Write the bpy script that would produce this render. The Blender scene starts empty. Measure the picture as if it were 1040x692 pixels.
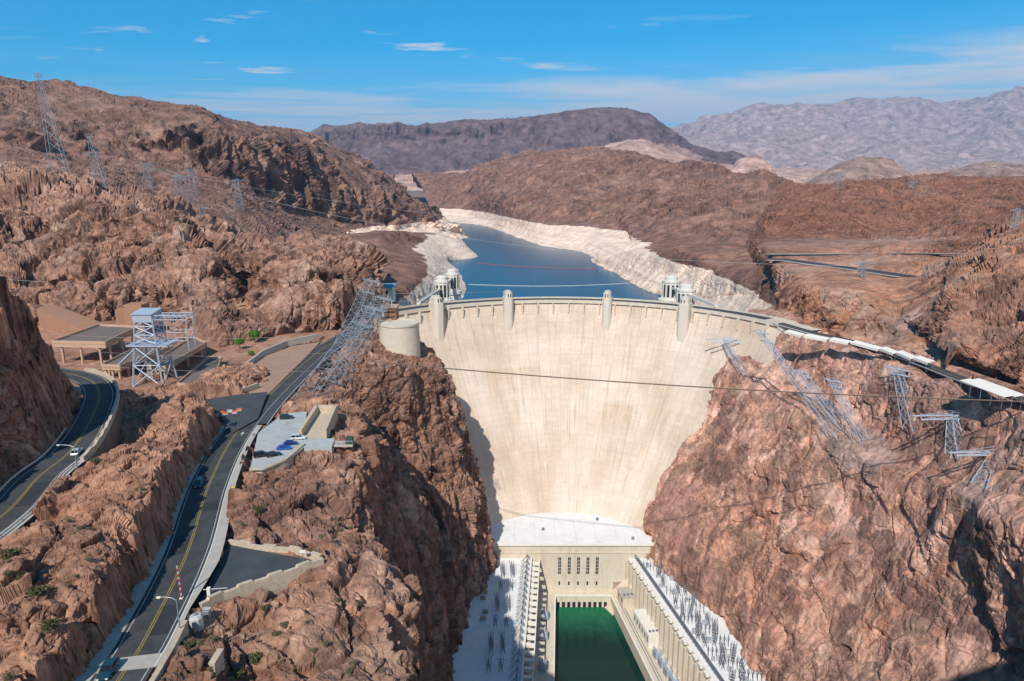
import bpy, bmesh, math, random
import numpy as np
from mathutils import Vector, Matrix

random.seed(7)
R = math.radians
S = bpy.context.scene
COL = S.collection
# ------------------------------------------------------------------ camera (24 mm lens, eye 90 m above the dam crest, crest is z = 0)
F = 690.0; PIT = R(13.0); H = 90.0
cp, sp = math.cos(PIT), math.sin(PIT)
cam_d = bpy.data.cameras.new('camera'); cam = bpy.data.objects.new('camera', cam_d); COL.objects.link(cam)
cam.location = (0, 0, H); cam.rotation_euler = (R(90 - 13.0), 0, 0)
cam_d.sensor_width = 36; cam_d.lens = F / 1040 * 36; cam_d.clip_start = .5; cam_d.clip_end = 90000
S.camera = cam

def ray(u, v):
    cx = (u - 520) / F; cy = (346 - v) / F
    return np.array([cx, cp + cy * sp, -sp + cy * cp])
EYE = np.array([0, 0, H])
def Z(u, v, z):                     # the point seen at (u, v) that lies at height z
    d = ray(u, v); return EYE + d * (z - H) / d[2]
def T(u, v, t): return EYE + ray(u, v) * t
def W(x, y, z): return np.array([x, y, z], float)
def projn(P):
    x, y, z = P[..., 0], P[..., 1], P[..., 2] - H
    t = np.maximum(y * cp - z * sp, 5.0)
    return 520 + F * x / t, 346 - F * (y * sp + z * cp) / t

# ------------------------------------------------------------------ noise (vectorised)
def _h(ix, iy, iz, s=0):
    n = (ix.astype(np.uint32) * np.uint32(374761393) + iy.astype(np.uint32) * np.uint32(668265263) + iz.astype(np.uint32) * np.uint32(2147483647) + np.uint32(s * 974711 % 4294967291))
    n = (n ^ (n >> np.uint32(13))) * np.uint32(1274126177)
    n = (n ^ (n >> np.uint32(15))) * np.uint32(2246822519)
    return n ^ (n >> np.uint32(16))
def _r(n): return (n & np.uint32(0xffffff)).astype(np.float32) / np.float32(0xffffff)
def perlin(p, seed=0):
    p = p.astype(np.float32); i = np.floor(p); f = p - i; i = i.astype(np.int32)
    w = f * f * f * (f * (f * 6 - 15) + 10)
    out = 0
    for dx in (0, 1):
        wx = w[:, 0] if dx else 1 - w[:, 0]
        for dy in (0, 1):
            wy = w[:, 1] if dy else 1 - w[:, 1]
            for dz in (0, 1):
                wz = w[:, 2] if dz else 1 - w[:, 2]
                h = _h(i[:, 0] + dx, i[:, 1] + dy, i[:, 2] + dz, seed)
                gx = (h & np.uint32(1023)).astype(np.float32) / 511.5 - 1
                gy = ((h >> np.uint32(10)) & np.uint32(1023)).astype(np.float32) / 511.5 - 1
                gz = ((h >> np.uint32(20)) & np.uint32(1023)).astype(np.float32) / 511.5 - 1
                out = out + wx * wy * wz * (gx * (f[:, 0] - dx) + gy * (f[:, 1] - dy) + gz * (f[:, 2] - dz))
    return out
def fbm(p, o=4, seed=0, g=.5):
    a, s, out = 1.0, 1.0, 0
    for k in range(o):
        out = out + a * perlin(p * s, seed + k); a *= g; s *= 2.03
    return out
def ridged(p, o=4, seed=0, g=.5):
    a, s, out = 1.0, 1.0, 0
    for k in range(o):
        out = out + a * (1 - 2.2 * np.abs(perlin(p * s, seed + k))); a *= g; s *= 2.03
    return out - .9
def worley(p, seed=0):
    p = p.astype(np.float32); i0 = np.floor(p - .5).astype(np.int32)
    n = len(p); f1 = np.full(n, 9, np.float32); f2 = f1.copy(); cid = np.zeros(n, np.float32)
    for dx in (0, 1):
        for dy in (0, 1):
            for dz in (0, 1):
                jx, jy, jz = i0[:, 0] + dx, i0[:, 1] + dy, i0[:, 2] + dz
                h = _h(jx, jy, jz, seed)
                a = (h & np.uint32(1023)).astype(np.float32) / 1023; b = ((h >> np.uint32(10)) & np.uint32(1023)).astype(np.float32) / 1023; c = ((h >> np.uint32(20)) & np.uint32(1023)).astype(np.float32) / 1023
                d = np.sqrt((jx + .5 + (a - .5) * .8 - p[:, 0]) ** 2 + (jy + .5 + (b - .5) * .8 - p[:, 1]) ** 2 + (jz + .5 + (c - .5) * .8 - p[:, 2]) ** 2)
                near = d < f1
                f2 = np.where(near, f1, np.minimum(f2, d)); cid = np.where(near, _r(_h(jx, jy, jz, seed + 77)), cid); f1 = np.where(near, d, f1)
    return f1, f2, cid
def crag(p, L, seed=0, tall=.55, crack=.3, tilt=1.0):
    # jointed rock: every block is a flat, tilted facet standing proud by its own amount, with dark joints between
    wv = np.stack([perlin(p / (L * 1.1), seed + 11), perlin(p / (L * 1.1), seed + 12), perlin(p / (L * 1.1), seed + 13)], 1)
    q = ((p + wv * L * .6) * np.array([1, 1, tall], np.float32) / L).astype(np.float32)
    i0 = np.floor(q - .5).astype(np.int32); n = len(q)
    f1 = np.full(n, 9, np.float32); f2 = f1.copy(); hh = np.zeros(n, np.float32)
    for dx in (0, 1):
        for dy in (0, 1):
            for dz in (0, 1):
                jx, jy, jz = i0[:, 0] + dx, i0[:, 1] + dy, i0[:, 2] + dz
                h = _h(jx, jy, jz, seed); g = _h(jx, jy, jz, seed + 77)
                k = lambda w, sft: ((w >> np.uint32(sft)) & np.uint32(1023)).astype(np.float32) / 1023 - .5
                ox = q[:, 0] - (jx + .5 + k(h, 0) * .8); oy = q[:, 1] - (jy + .5 + k(h, 10) * .8); oz = q[:, 2] - (jz + .5 + k(h, 20) * .8)
                d = np.sqrt(ox * ox + oy * oy + oz * oz)
                v = k(g, 0) * .8 + tilt * 1.5 * (k(g, 10) * ox + k(g, 20) * oy + (k(h, 5)) * oz)
                near = d < f1
                f2 = np.where(near, f1, np.minimum(f2, d)); hh = np.where(near, v, hh); f1 = np.where(near, d, f1)
    e = np.clip((f2 - f1) / .14, 0, 1); e = e * e * (3 - 2 * e)
    return hh + crack * (e - 1)

# ------------------------------------------------------------------ mesh helpers
def mesh_np(name, V, Fq, mat, smooth=False):
    me = bpy.data.meshes.new(name)
    V = np.ascontiguousarray(V, np.float32); Fq = np.ascontiguousarray(Fq, np.int32)
    me.vertices.add(len(V)); me.vertices.foreach_set('co', V.ravel())
    k = Fq.shape[1]
    me.loops.add(Fq.size); me.loops.foreach_set('vertex_index', Fq.ravel())
    me.polygons.add(len(Fq)); me.polygons.foreach_set('loop_start', np.arange(0, Fq.size, k, dtype=np.int32))
    try: me.polygons.foreach_set('loop_total', np.full(len(Fq), k, np.int32))
    except Exception: pass
    me.polygons.foreach_set('use_smooth', np.full(len(Fq), smooth, bool))
    me.update(calc_edges=True); me.validate()
    if mat: me.materials.append(mat)
    o = bpy.data.objects.new(name, me); COL.objects.link(o)
    return o
def grid_faces(n, m):
    i = np.arange(n * m).reshape(n, m)
    return np.stack([i[:-1, :-1], i[:-1, 1:], i[1:, 1:], i[1:, :-1]], -1).reshape(-1, 4)
def hermite(C, ts, axis=0):
    # monotone cubic along axis 0
    C = np.moveaxis(C, axis, 0); d = np.diff(C, axis=0)
    m = np.zeros_like(C); m[1:-1] = np.where(d[:-1] * d[1:] > 0, 2 * d[:-1] * d[1:] / (d[:-1] + d[1:] + 1e-12 * np.sign(d[:-1] + d[1:])), 0)
    m[0] = d[0]; m[-1] = d[-1]
    i = np.clip(np.floor(ts).astype(int), 0, len(C) - 2); f = (ts - i).reshape((-1,) + (1,) * (C.ndim - 1))
    h = (2 * f**3 - 3 * f**2 + 1) * C[i] + (f**3 - 2 * f**2 + f) * m[i] + (-2 * f**3 + 3 * f**2) * C[i + 1] + (f**3 - f**2) * m[i + 1]
    return np.moveaxis(h, 0, axis)
def params(C, px, cap):
    # parameter values along axis 0 so that neighbours are about px pixels apart in view
    n = C.shape[0]; fine = hermite(C, np.linspace(0, n - 1, (n - 1) * 12 + 1))
    fine = hermite(np.moveaxis(fine, 1, 0), np.linspace(0, C.shape[1] - 1, (C.shape[1] - 1) * 3 + 1)); fine = np.moveaxis(fine, 0, 1)
    u, v = projn(fine); inv = ((u > -60) & (u < 1100) & (v > -20) & (v < 740)).astype(float)
    L = np.hypot(np.diff(u, axis=0), np.diff(v, axis=0)) * np.maximum(inv[1:], inv[:-1])
    w3 = np.linalg.norm(np.diff(fine, axis=0), axis=-1)
    L = np.percentile(L, 85, axis=1) + .02 * np.percentile(w3, 60, axis=1) ** .8 + .05
    c = np.r_[0, np.cumsum(L)]; k = int(np.clip(c[-1] / px, 8, cap))
    return np.interp(np.linspace(0, c[-1], k), c, np.linspace(0, n - 1, len(c)))
PX = 1.25
def loft(rows, px=None, cap=900):
    C = np.array(rows, float); px = px or PX
    a = params(C, px, cap); b = params(np.moveaxis(C, 1, 0), px, cap)
    G = hermite(C, a); G = np.moveaxis(hermite(np.moveaxis(G, 1, 0), b), 0, 1)
    return G
def normals(G):
    du = np.gradient(G, axis=0); dv = np.gradient(G, axis=1); n = np.cross(du, dv)
    n /= np.linalg.norm(n, axis=-1, keepdims=True) + 1e-9
    return n
def blur(A, k):
    for ax in (0, 1):
        n = A.shape[ax]; kk = min(k, n // 2 - 1)
        if kk < 1: continue
        B = np.moveaxis(A, ax, 0); P = np.concatenate([np.repeat(B[:1], kk, 0), B, np.repeat(B[-1:], kk, 0)])
        c = np.cumsum(np.concatenate([np.zeros_like(P[:1]), P]), axis=0)
        A = np.moveaxis((c[2 * kk + 1:] - c[:-2 * kk - 1]) / (2 * kk + 1), 0, ax)
    return A
def sst(x, a, b):
    t = np.clip((x - a) / (b - a + 1e-9), 0, 1); return t * t * (3 - 2 * t)

# ------------------------------------------------------------------ tags
def tag(o, label=None, cat=None, group=None, kind=None):
    if label: o['label'] = label
    if cat: o['category'] = cat
    if group: o['group'] = group
    if kind: o['kind'] = kind
    return o
def empty(name, loc=(0, 0, 0), rz=0.0):
    o = bpy.data.objects.new(name, None); COL.objects.link(o); o.location = loc; o.rotation_euler = (0, 0, rz); o.empty_display_size = .5
    return o
def copy_tree(o, parent=None):
    c = o.copy(); COL.objects.link(c)
    if parent: c.parent = parent
    for ch in list(o.children): copy_tree(ch, c)
    return c

class MB:
    """collects boxes, bars, tubes and polygons; build() links them as one mesh object"""
    def __init__(s): s.v = []; s.f = []
    def add(s, vs, fs):
        b = len(s.v); s.v += [tuple(map(float, p)) for p in vs]; s.f += [tuple(b + i for i in f) for f in fs]; return s
    def box(s, a, b):
        (x0, y0, z0), (x1, y1, z1) = a, b
        return s.add([(x0, y0, z0), (x1, y0, z0), (x1, y1, z0), (x0, y1, z0), (x0, y0, z1), (x1, y0, z1), (x1, y1, z1), (x0, y1, z1)],
                     [(0, 3, 2, 1), (4, 5, 6, 7), (0, 1, 5, 4), (1, 2, 6, 5), (2, 3, 7, 6), (3, 0, 4, 7)])
    def obox(s, c, ax, ay, sx, sy, z0, z1):
        # box with its base centre c, axes ax, ay in plan
        c = np.array(c, float); ax = np.array(ax, float); ay = np.array(ay, float)
        P = [c[:2] + ax * i * sx / 2 + ay * j * sy / 2 for i, j in ((-1, -1), (1, -1), (1, 1), (-1, 1))]
        return s.prism([(p[0], p[1]) for p in P], z0, z1)
    def prism(s, poly, z0, z1):
        n = len(poly); area = sum(poly[i][0] * poly[(i + 1) % n][1] - poly[(i + 1) % n][0] * poly[i][1] for i in range(n))
        if area < 0: poly = poly[::-1]
        zz0 = z0 if hasattr(z0, '__len__') else [z0] * n; zz1 = z1 if hasattr(z1, '__len__') else [z1] * n
        vs = [(p[0], p[1], z) for p, z in zip(poly, zz0)] + [(p[0], p[1], z) for p, z in zip(poly, zz1)]
        return s.add(vs, [tuple(range(n))[::-1], tuple(range(n, 2 * n))] + [(i, (i + 1) % n, n + (i + 1) % n, n + i) for i in range(n)])
    def bar(s, p, q, r, n=4, r2=None):
        p = Vector(p); q = Vector(q); d = q - p
        if d.length < 1e-6: return s
        d.normalize(); a = d.orthogonal().normalized(); b = d.cross(a); r2 = r if r2 is None else r2
        ring = lambda c, rr: [c + (a * math.cos(2 * math.pi * (k + .5) / n) + b * math.sin(2 * math.pi * (k + .5) / n)) * rr for k in range(n)]
        return s.add(ring(p, r) + ring(q, r2), [(k, (k + 1) % n, n + (k + 1) % n, n + k) for k in range(n)] + [tuple(range(n))[::-1], tuple(range(n, 2 * n))])
    def path(s, pts, r, n=5):
        pts = [Vector(p) for p in pts]; vs = []; fs = []
        for i, p in enumerate(pts):
            d = (pts[min(i + 1, len(pts) - 1)] - pts[max(i - 1, 0)]).normalized(); a = d.cross(Vector((0, 0, 1)))
            a = a.normalized() if a.length > 1e-4 else Vector((1, 0, 0)); b = a.cross(d)
            vs += [p + (a * math.cos(2 * math.pi * k / n) + b * math.sin(2 * math.pi * k / n)) * r for k in range(n)]
        for i in range(len(pts) - 1):
            fs += [(i * n + k, i * n + (k + 1) % n, (i + 1) * n + (k + 1) % n, (i + 1) * n + k) for k in range(n)]
        return s.add(vs, fs + [tuple(range(n))[::-1], tuple((len(pts) - 1) * n + k for k in range(n))])
    def lathe(s, prof, c=(0, 0, 0), n=24):
        vs = []; fs = []; m = len(prof)
        for r, z in prof: vs += [(c[0] + r * math.cos(2 * math.pi * k / n), c[1] + r * math.sin(2 * math.pi * k / n), c[2] + z) for k in range(n)]
        for i in range(m - 1): fs += [(i * n + k, i * n + (k + 1) % n, (i + 1) * n + (k + 1) % n, (i + 1) * n + k) for k in range(n)]
        return s.add(vs, fs + [tuple(range(n))[::-1], tuple((m - 1) * n + k for k in range(n))])
    def build(s, name, mat, parent=None, smooth=False):
        me = bpy.data.meshes.new(name); me.from_pydata(s.v, [], s.f); me.update()
        if smooth:
            me.polygons.foreach_set('use_smooth', [True] * len(me.polygons))
            try: me.set_sharp_from_angle(angle=R(35))
            except Exception: pass
        if mat: me.materials.append(mat)
        o = bpy.data.objects.new(name, me); COL.objects.link(o)
        if parent: o.parent = parent
        return o

# ------------------------------------------------------------------ materials
class NT:
    def __init__(s, tree): s.t = tree
    def n(s, typ, **kw):
        x = s.t.nodes.new(typ)
        for k, v in kw.items():
            if k[0] == '_': x.inputs[k[1:].replace('_', ' ')].default_value = v
            else: setattr(x, k, v)
        return x
    def l(s, a, b): s.t.links.new(a, b)
    def math(s, op, a, b=None, clamp=False):
        x = s.t.nodes.new('ShaderNodeMath'); x.operation = op; x.use_clamp = clamp
        for i, q in enumerate((a, b)):
            if q is None: continue
            if isinstance(q, (int, float)): x.inputs[i].default_value = q
            else: s.l(q, x.inputs[i])
        return x.outputs[0]
    def mix(s, fac, a, b, mode='MIX'):
        x = s.t.nodes.new('ShaderNodeMix'); x.data_type = 'RGBA'; x.blend_type = mode
        for q, i in ((fac, 0), (a, 6), (b, 7)):
            if isinstance(q, (int, float)): x.inputs[i].default_value = q
            elif isinstance(q, tuple): x.inputs[i].default_value = (*q, 1)[:4]
            else: s.l(q, x.inputs[i])
        return x.outputs[2]
    def noise(s, vec, scale, detail=4, rough=.55, dist=0, typ='FBM'):
        x = s.t.nodes.new('ShaderNodeTexNoise'); x.inputs['Scale'].default_value = scale; x.inputs['Detail'].default_value = detail
        x.inputs['Roughness'].default_value = rough; x.inputs['Distortion'].default_value = dist
        if vec is not None: s.l(vec, x.inputs['Vector'])
        return x.outputs['Fac']
    def scalev(s, vec, xyz):
        x = s.t.nodes.new('ShaderNodeVectorMath'); x.operation = 'MULTIPLY'; s.l(vec, x.inputs[0]); x.inputs[1].default_value = xyz; return x.outputs[0]
    def ramp(s, fac, stops, interp='LINEAR'):
        x = s.t.nodes.new('ShaderNodeValToRGB'); x.color_ramp.interpolation = interp; e = x.color_ramp.elements
        while len(e) < len(stops): e.new(.5)
        for k, (p, c) in zip(e, stops):
            k.position = p; k.color = (c, c, c, 1) if isinstance(c, (int, float)) else (*c, 1)
        s.l(fac, x.inputs[0]); return x.outputs[0]
def newmat(name):
    m = bpy.data.materials.new(name); m.use_nodes = True; t = m.node_tree; t.nodes.clear(); k = NT(t)
    out = k.n('ShaderNodeOutputMaterial'); b = k.n('ShaderNodeBsdfPrincipled'); k.l(b.outputs[0], out.inputs[0])
    b.inputs['Roughness'].default_value = .9; b.inputs['Specular IOR Level'].default_value = .25
    return m, k, b
def rock_mat(name, pal, dark, flat, var_scale=1.0, streak=.6, ring=None, bump=.5, flat_amt=.8, fine=1.0, pale=None, far=None, blotch=(), veins=()):
    m, k, b = newmat(name); g = k.n('ShaderNodeNewGeometry'); P = g.outputs['Position']
    n1 = k.noise(P, .011 / var_scale, 7, .6, .6); c1 = k.ramp(n1, [(.38, pal[0]), (.47, pal[1]), (.53, pal[2]), (.61, pal[3])])
    n2 = k.noise(P, .06 / var_scale, 6, .62, 1.2); c2 = k.ramp(n2, [(.38, pal[3]), (.46, pal[2]), (.53, pal[1]), (.6, pal[0])])
    c = k.mix(.45, c1, c2)
    if pale:
        n6 = k.noise(k.scalev(P, (.03 / var_scale, .03 / var_scale, .012 / var_scale)), 1.0, 6, .65, 1.5); c = k.mix(k.ramp(n6, [(.53, 0.), (.6, .7)]), c, pale)
    ns = k.noise(k.scalev(P, (.09 / var_scale, .09 / var_scale, .018 / var_scale)), 1.0, 7, .65, .8)
    c = k.mix(k.math('MULTIPLY', k.ramp(ns, [(.49, 0.), (.58, 1.)]), streak), c, dark)
    def shifted(off, sc):
        a = k.n('ShaderNodeVectorMath'); a.operation = 'ADD'; k.l(P, a.inputs[0]); a.inputs[1].default_value = off; return k.scalev(a.outputs[0], sc)
    for q, (scl, th, col, amt) in enumerate(blotch):            # bodies of a different rock, with a sharp edge
        nb_ = k.noise(shifted((37. * q + 11, 91. * q, 53. * q), scl), 1.0, 6, .6, .9); c = k.mix(k.ramp(nb_, [(th, 0.), (th + .03, amt)]), c, col)
    for ctr, rad, col, amt in veins:                             # single outcrops where the place has them
        o = k.n('ShaderNodeVectorMath'); o.operation = 'SUBTRACT'; k.l(P, o.inputs[0]); o.inputs[1].default_value = ctr
        l_ = k.n('ShaderNodeVectorMath'); l_.operation = 'LENGTH'; k.l(k.scalev(o.outputs[0], tuple(1 / r for r in rad)), l_.inputs[0])
        f_ = k.math('ADD', l_.outputs['Value'], k.math('MULTIPLY', k.math('SUBTRACT', k.noise(P, 2.2 / min(rad), 5, .6), .5), 1.1)); c = k.mix(k.ramp(f_, [(.93, amt), (1.0, 0.)]), c, col)
    sx = k.n('ShaderNodeSeparateXYZ'); k.l(g.outputs['Normal'], sx.inputs[0])
    nf = k.noise(P, .25 * fine, 8, .7, .3)
    sl = k.math('ADD', sx.outputs[2], k.math('MULTIPLY', k.math('SUBTRACT', nf, .5), .5))
    c = k.mix(k.math('MULTIPLY', k.ramp(sl, [(.62, 0.), (.9, 1.)]), flat_amt), c, flat)
    c = k.mix(1.0, c, k.ramp(k.noise(P, .05 * fine ** .5, 7, .7, .5), [(.38, .72), (.5, 1.0), (.62, 1.25)]), 'MULTIPLY')
    c = k.mix(1.0, c, k.ramp(nf, [(.32, .6), (.5, 1.0), (.68, 1.35)]), 'MULTIPLY')
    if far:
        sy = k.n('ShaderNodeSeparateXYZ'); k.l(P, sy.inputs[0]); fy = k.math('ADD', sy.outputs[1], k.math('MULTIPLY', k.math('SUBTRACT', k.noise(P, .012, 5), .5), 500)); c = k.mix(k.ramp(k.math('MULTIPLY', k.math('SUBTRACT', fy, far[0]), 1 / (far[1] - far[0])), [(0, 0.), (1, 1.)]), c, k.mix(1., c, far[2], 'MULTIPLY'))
    if ring:
        sp_ = k.n('ShaderNodeSeparateXYZ'); k.l(P, sp_.inputs[0])
        zz = k.math('ADD', sp_.outputs[2], k.math('MULTIPLY', k.math('SUBTRACT', k.noise(P, .03, 5), .5), 9))
        rc = k.mix(k.ramp(k.noise(P, .07, 6, .7, 1), [(.42, 0.), (.62, 1.)]), (.78, .66, .51), (.68, .56, .42))
        rc = k.mix(1.0, rc, k.ramp(nf, [(.3, .72), (.5, 1.), (.7, 1.12)]), 'MULTIPLY')
        ban = k.noise(k.scalev(P, (.004, .004, .22)), 1.0, 4, .6, .2); rc = k.mix(1., rc, k.ramp(ban, [(.35, .84), (.6, 1.06)]), 'MULTIPLY')
        c = k.mix(k.ramp(k.math('MULTIPLY', k.math('SUBTRACT', zz, ring - 8.), 1 / 16.), [(.46, 1.), (.54, 0.)]), c, rc)
    c = k.mix(1., c, (1.05, .945, .955), 'MULTIPLY')
    k.l(c, b.inputs['Base Color'])
    bp = k.n('ShaderNodeBump'); bp.inputs['Strength'].default_value = bump * 1.6; bp.inputs['Distance'].default_value = .8 / max(fine, .05) ** .6
    k.l(k.math('ADD', k.noise(P, .5 * fine, 8, .7), k.math('MULTIPLY', k.noise(P, 2.2 * fine, 5, .6), .3)), bp.inputs['Height']); k.l(bp.outputs[0], b.inputs['Normal'])
    b.inputs['Specular IOR Level'].default_value = .15
    return m
def simple_mat(name, col, rough=.7, var=.15, scale=.5, metal=0.0, bump=0.0, spec=.3, stain=None):
    m, k, b = newmat(name); g = k.n('ShaderNodeNewGeometry'); P = g.outputs['Position']
    nz = k.noise(P, scale, 6, .65, .4)
    c = k.mix(1.0, col, k.ramp(nz, [(.25, 1 - var), (.75, 1 + var)]), 'MULTIPLY')
    if stain:
        ns = k.noise(k.scalev(P, (scale * 1.2, scale * 1.2, scale * .15)), 1.0, 6, .65, .6); c = k.mix(k.ramp(ns, [(.5, 0.), (.7, .6)]), c, stain)
    k.l(c, b.inputs['Base Color']); b.inputs['Roughness'].default_value = rough; b.inputs['Metallic'].default_value = metal; b.inputs['Specular IOR Level'].default_value = spec
    if bump:
        bp = k.n('ShaderNodeBump'); bp.inputs['Strength'].default_value = bump; bp.inputs['Distance'].default_value = .1
        k.l(k.noise(P, scale * 6, 5), bp.inputs['Height']); k.l(bp.outputs[0], b.inputs['Normal'])
    return m
def glass_mat(name, col=(.02, .03, .035), rough=.08):
    m, k, b = newmat(name); b.inputs['Base Color'].default_value = (*col, 1); b.inputs['Roughness'].default_value = rough; b.inputs['Specular IOR Level'].default_value = .6
    return m
# ================================================================== SETTING
def densify(pts, step=2.0):
    P = np.array(pts, float); n = len(P); t = np.linspace(0, n - 1, n * 24)
    # Catmull-Rom
    E_ = np.vstack([2 * P[0] - P[1], P, 2 * P[-1] - P[-2]]); i = np.clip(np.floor(t).astype(int), 0, n - 2); f = (t - i)[:, None]
    a, b, c, d = E_[i], E_[i + 1], E_[i + 2], E_[i + 3]
    Q = .5 * (2 * b + (c - a) * f + (2 * a - 5 * b + 4 * c - d) * f**2 + (3 * b - a - 3 * c + d) * f**3)
    s = np.r_[0, np.cumsum(np.linalg.norm(np.diff(Q, axis=0), axis=1))]; m = max(2, int(s[-1] / step) + 1)
    return np.stack([np.interp(np.linspace(0, s[-1], m), s, Q[:, k]) for k in range(3)], 1)
CX, CY = 33.5, 373.0
def arc(r, deg, z=0.0): return np.array([CX + r * math.cos(R(deg)), CY + r * math.sin(R(deg)), z])
LOWER = densify([(-46, 20, 26), (-50, 40, 24), (-54, 62, 22), (-57, 85, 20), (-60, 99, 18), (-68, 129, 15), (-82, 171, 11), (-93, 216, 8), (-99, 267, 6), (-102, 341, 4), (-99, 382, 3), (-95, 432, 1.5), (-91, 460, .6), tuple(arc(162, 138)), ])
CREST = densify([arc(162, a) for a in range(138, 26, -4)])
EAST = densify([tuple(arc(162, 30)), (178, 436, .1), (186, 403, 1), (199, 371, 2), (203, 331, 3), (201, 293, 5), (198, 254, 8), (202, 200, 11), (203, 120, 16), (204, 40, 20), (204, -30, 22)])
UPPER = densify([(-94, 20, 32), (-96, 60, 29.5), (-98, 95, 27), (-104, 127, 24), (-111, 148, 23), (-115, 165, 22), (-125, 190, 21), (-141, 222, 20), (-157, 241, 20), (-180, 252, 20), (-215, 258, 20)])
TERR = densify([Z(778, 263, 23), Z(800, 264, 23), Z(830, 268, 23), Z(870, 273, 23.2), Z(925, 281, 24)])
TERR2 = densify([Z(782, 259, 24), Z(815, 259, 24), Z(860, 258.5, 25), Z(930, 258, 27), Z(990, 259, 29)])

def pad(poly, z):
    p = np.array(poly); out = []
    for x in np.arange(p[:, 0].min(), p[:, 0].max() + 1, 2.0):
        for y in np.arange(p[:, 1].min(), p[:, 1].max() + 1, 2.0):
            ins = False; j = len(p) - 1
            for i in range(len(p)):
                if (p[i, 1] > y) != (p[j, 1] > y) and x < (p[j, 0] - p[i, 0]) * (y - p[i, 1]) / (p[j, 1] - p[i, 1]) + p[i, 0]: ins = not ins
                j = i
            if ins: out.append((x, y, z(x, y) if callable(z) else z))
    return np.array(out + [(a, b, z(a, b) if callable(z) else z) for a, b in p])
LOTP = [Z(203, 612, 15.4), Z(232, 553, 13.2), Z(326, 571, 13.6), Z(215, 606, 15.2)]
PKP = [Z(254, 478, 8.6), Z(262, 440, 8.1), Z(288, 420, 7.7), Z(352, 417, 7.2), Z(352, 446, 7.5), Z(312, 452, 7.9), Z(290, 468, 8.3), Z(266, 478, 8.6)]
PLZ = [Z(240, 394, 7), Z(250, 375, 6.6), Z(268, 362, 6.1), Z(300, 350, 5.0), Z(326, 346, 3.6), Z(311, 362, 4.5), Z(268, 404, 6.4)]
JUN = [Z(186, 409, 8.3), Z(240, 401, 8.2), Z(272, 398, 7.5), Z(262, 425, 7.9), Z(236, 440, 8.4), Z(222, 420, 8.6)]
GAR = [Z(45, 352, 10), Z(85, 335, 10), Z(140, 330, 10), Z(205, 346, 9), Z(226, 362, 9), Z(218, 398, 8), Z(180, 394, 8), Z(100, 376, 9)]
PARK = pad([p[:2] for p in PKP], 7.7); LOT = pad([p[:2] for p in LOTP], 13.6)
ROADS = {'lower': (LOWER, 6.2, 7.0), 'east': (EAST, 6.5, 3.0), 'upper': (UPPER, 5.6, 4.0), 'park': (PARK, 2.0, 2.5), 'lot': (LOT, 2.2, 2.2), 'terr': (np.vstack([TERR, TERR2]), 13, 1.2), 'lowerwide': (LOWER[(LOWER[:, 1] > 222) & (LOWER[:, 1] < 385)], 9.6, 3.0), 'plaza': (pad([p[:2] for p in PLZ], lambda x, y: np.interp(y, [240, 270, 330, 385], [6.8, 6.2, 4.6, 3.4])), 2.5, 2.0), 'junction': (pad([p[:2] for p in JUN], 8.0), 2.5, 3.0), 'garage': (pad([p[:2] for p in GAR], 7.0), 6.0, 1.2)}
def carve(V, names, drop=.35):
    for nm in names:
        L, hw, cut = ROADS[nm]
        bb = (V[:, 0] > L[:, 0].min() - 30) & (V[:, 0] < L[:, 0].max() + 30) & (V[:, 1] > L[:, 1].min() - 30) & (V[:, 1] < L[:, 1].max() + 30)
        ix = np.nonzero(bb)[0]
        for c in np.array_split(ix, max(1, len(ix) // 40000)):
            if not len(c): continue
            d = np.hypot(V[c, None, 0] - L[None, :, 0], V[c, None, 1] - L[None, :, 1]); j = d.argmin(1); dm = d[np.arange(len(c)), j]
            ov = np.maximum(dm - hw, 0); lim = L[j, 2] - drop + ov * cut * np.clip(1 + 1.1 * fbm(V[c] * np.array([1, 1, .6]) / 7.0, 3, 5) + .5 * (crag(V[c], 5.0, 3) if nm in ('lower', 'upper') else 0), .25, 2.5)
            V[c, 2] = np.where(dm < hw + (9 if nm in ('terr', 'east') else 30), np.minimum(V[c, 2], lim), V[c, 2])
    return V

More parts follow.
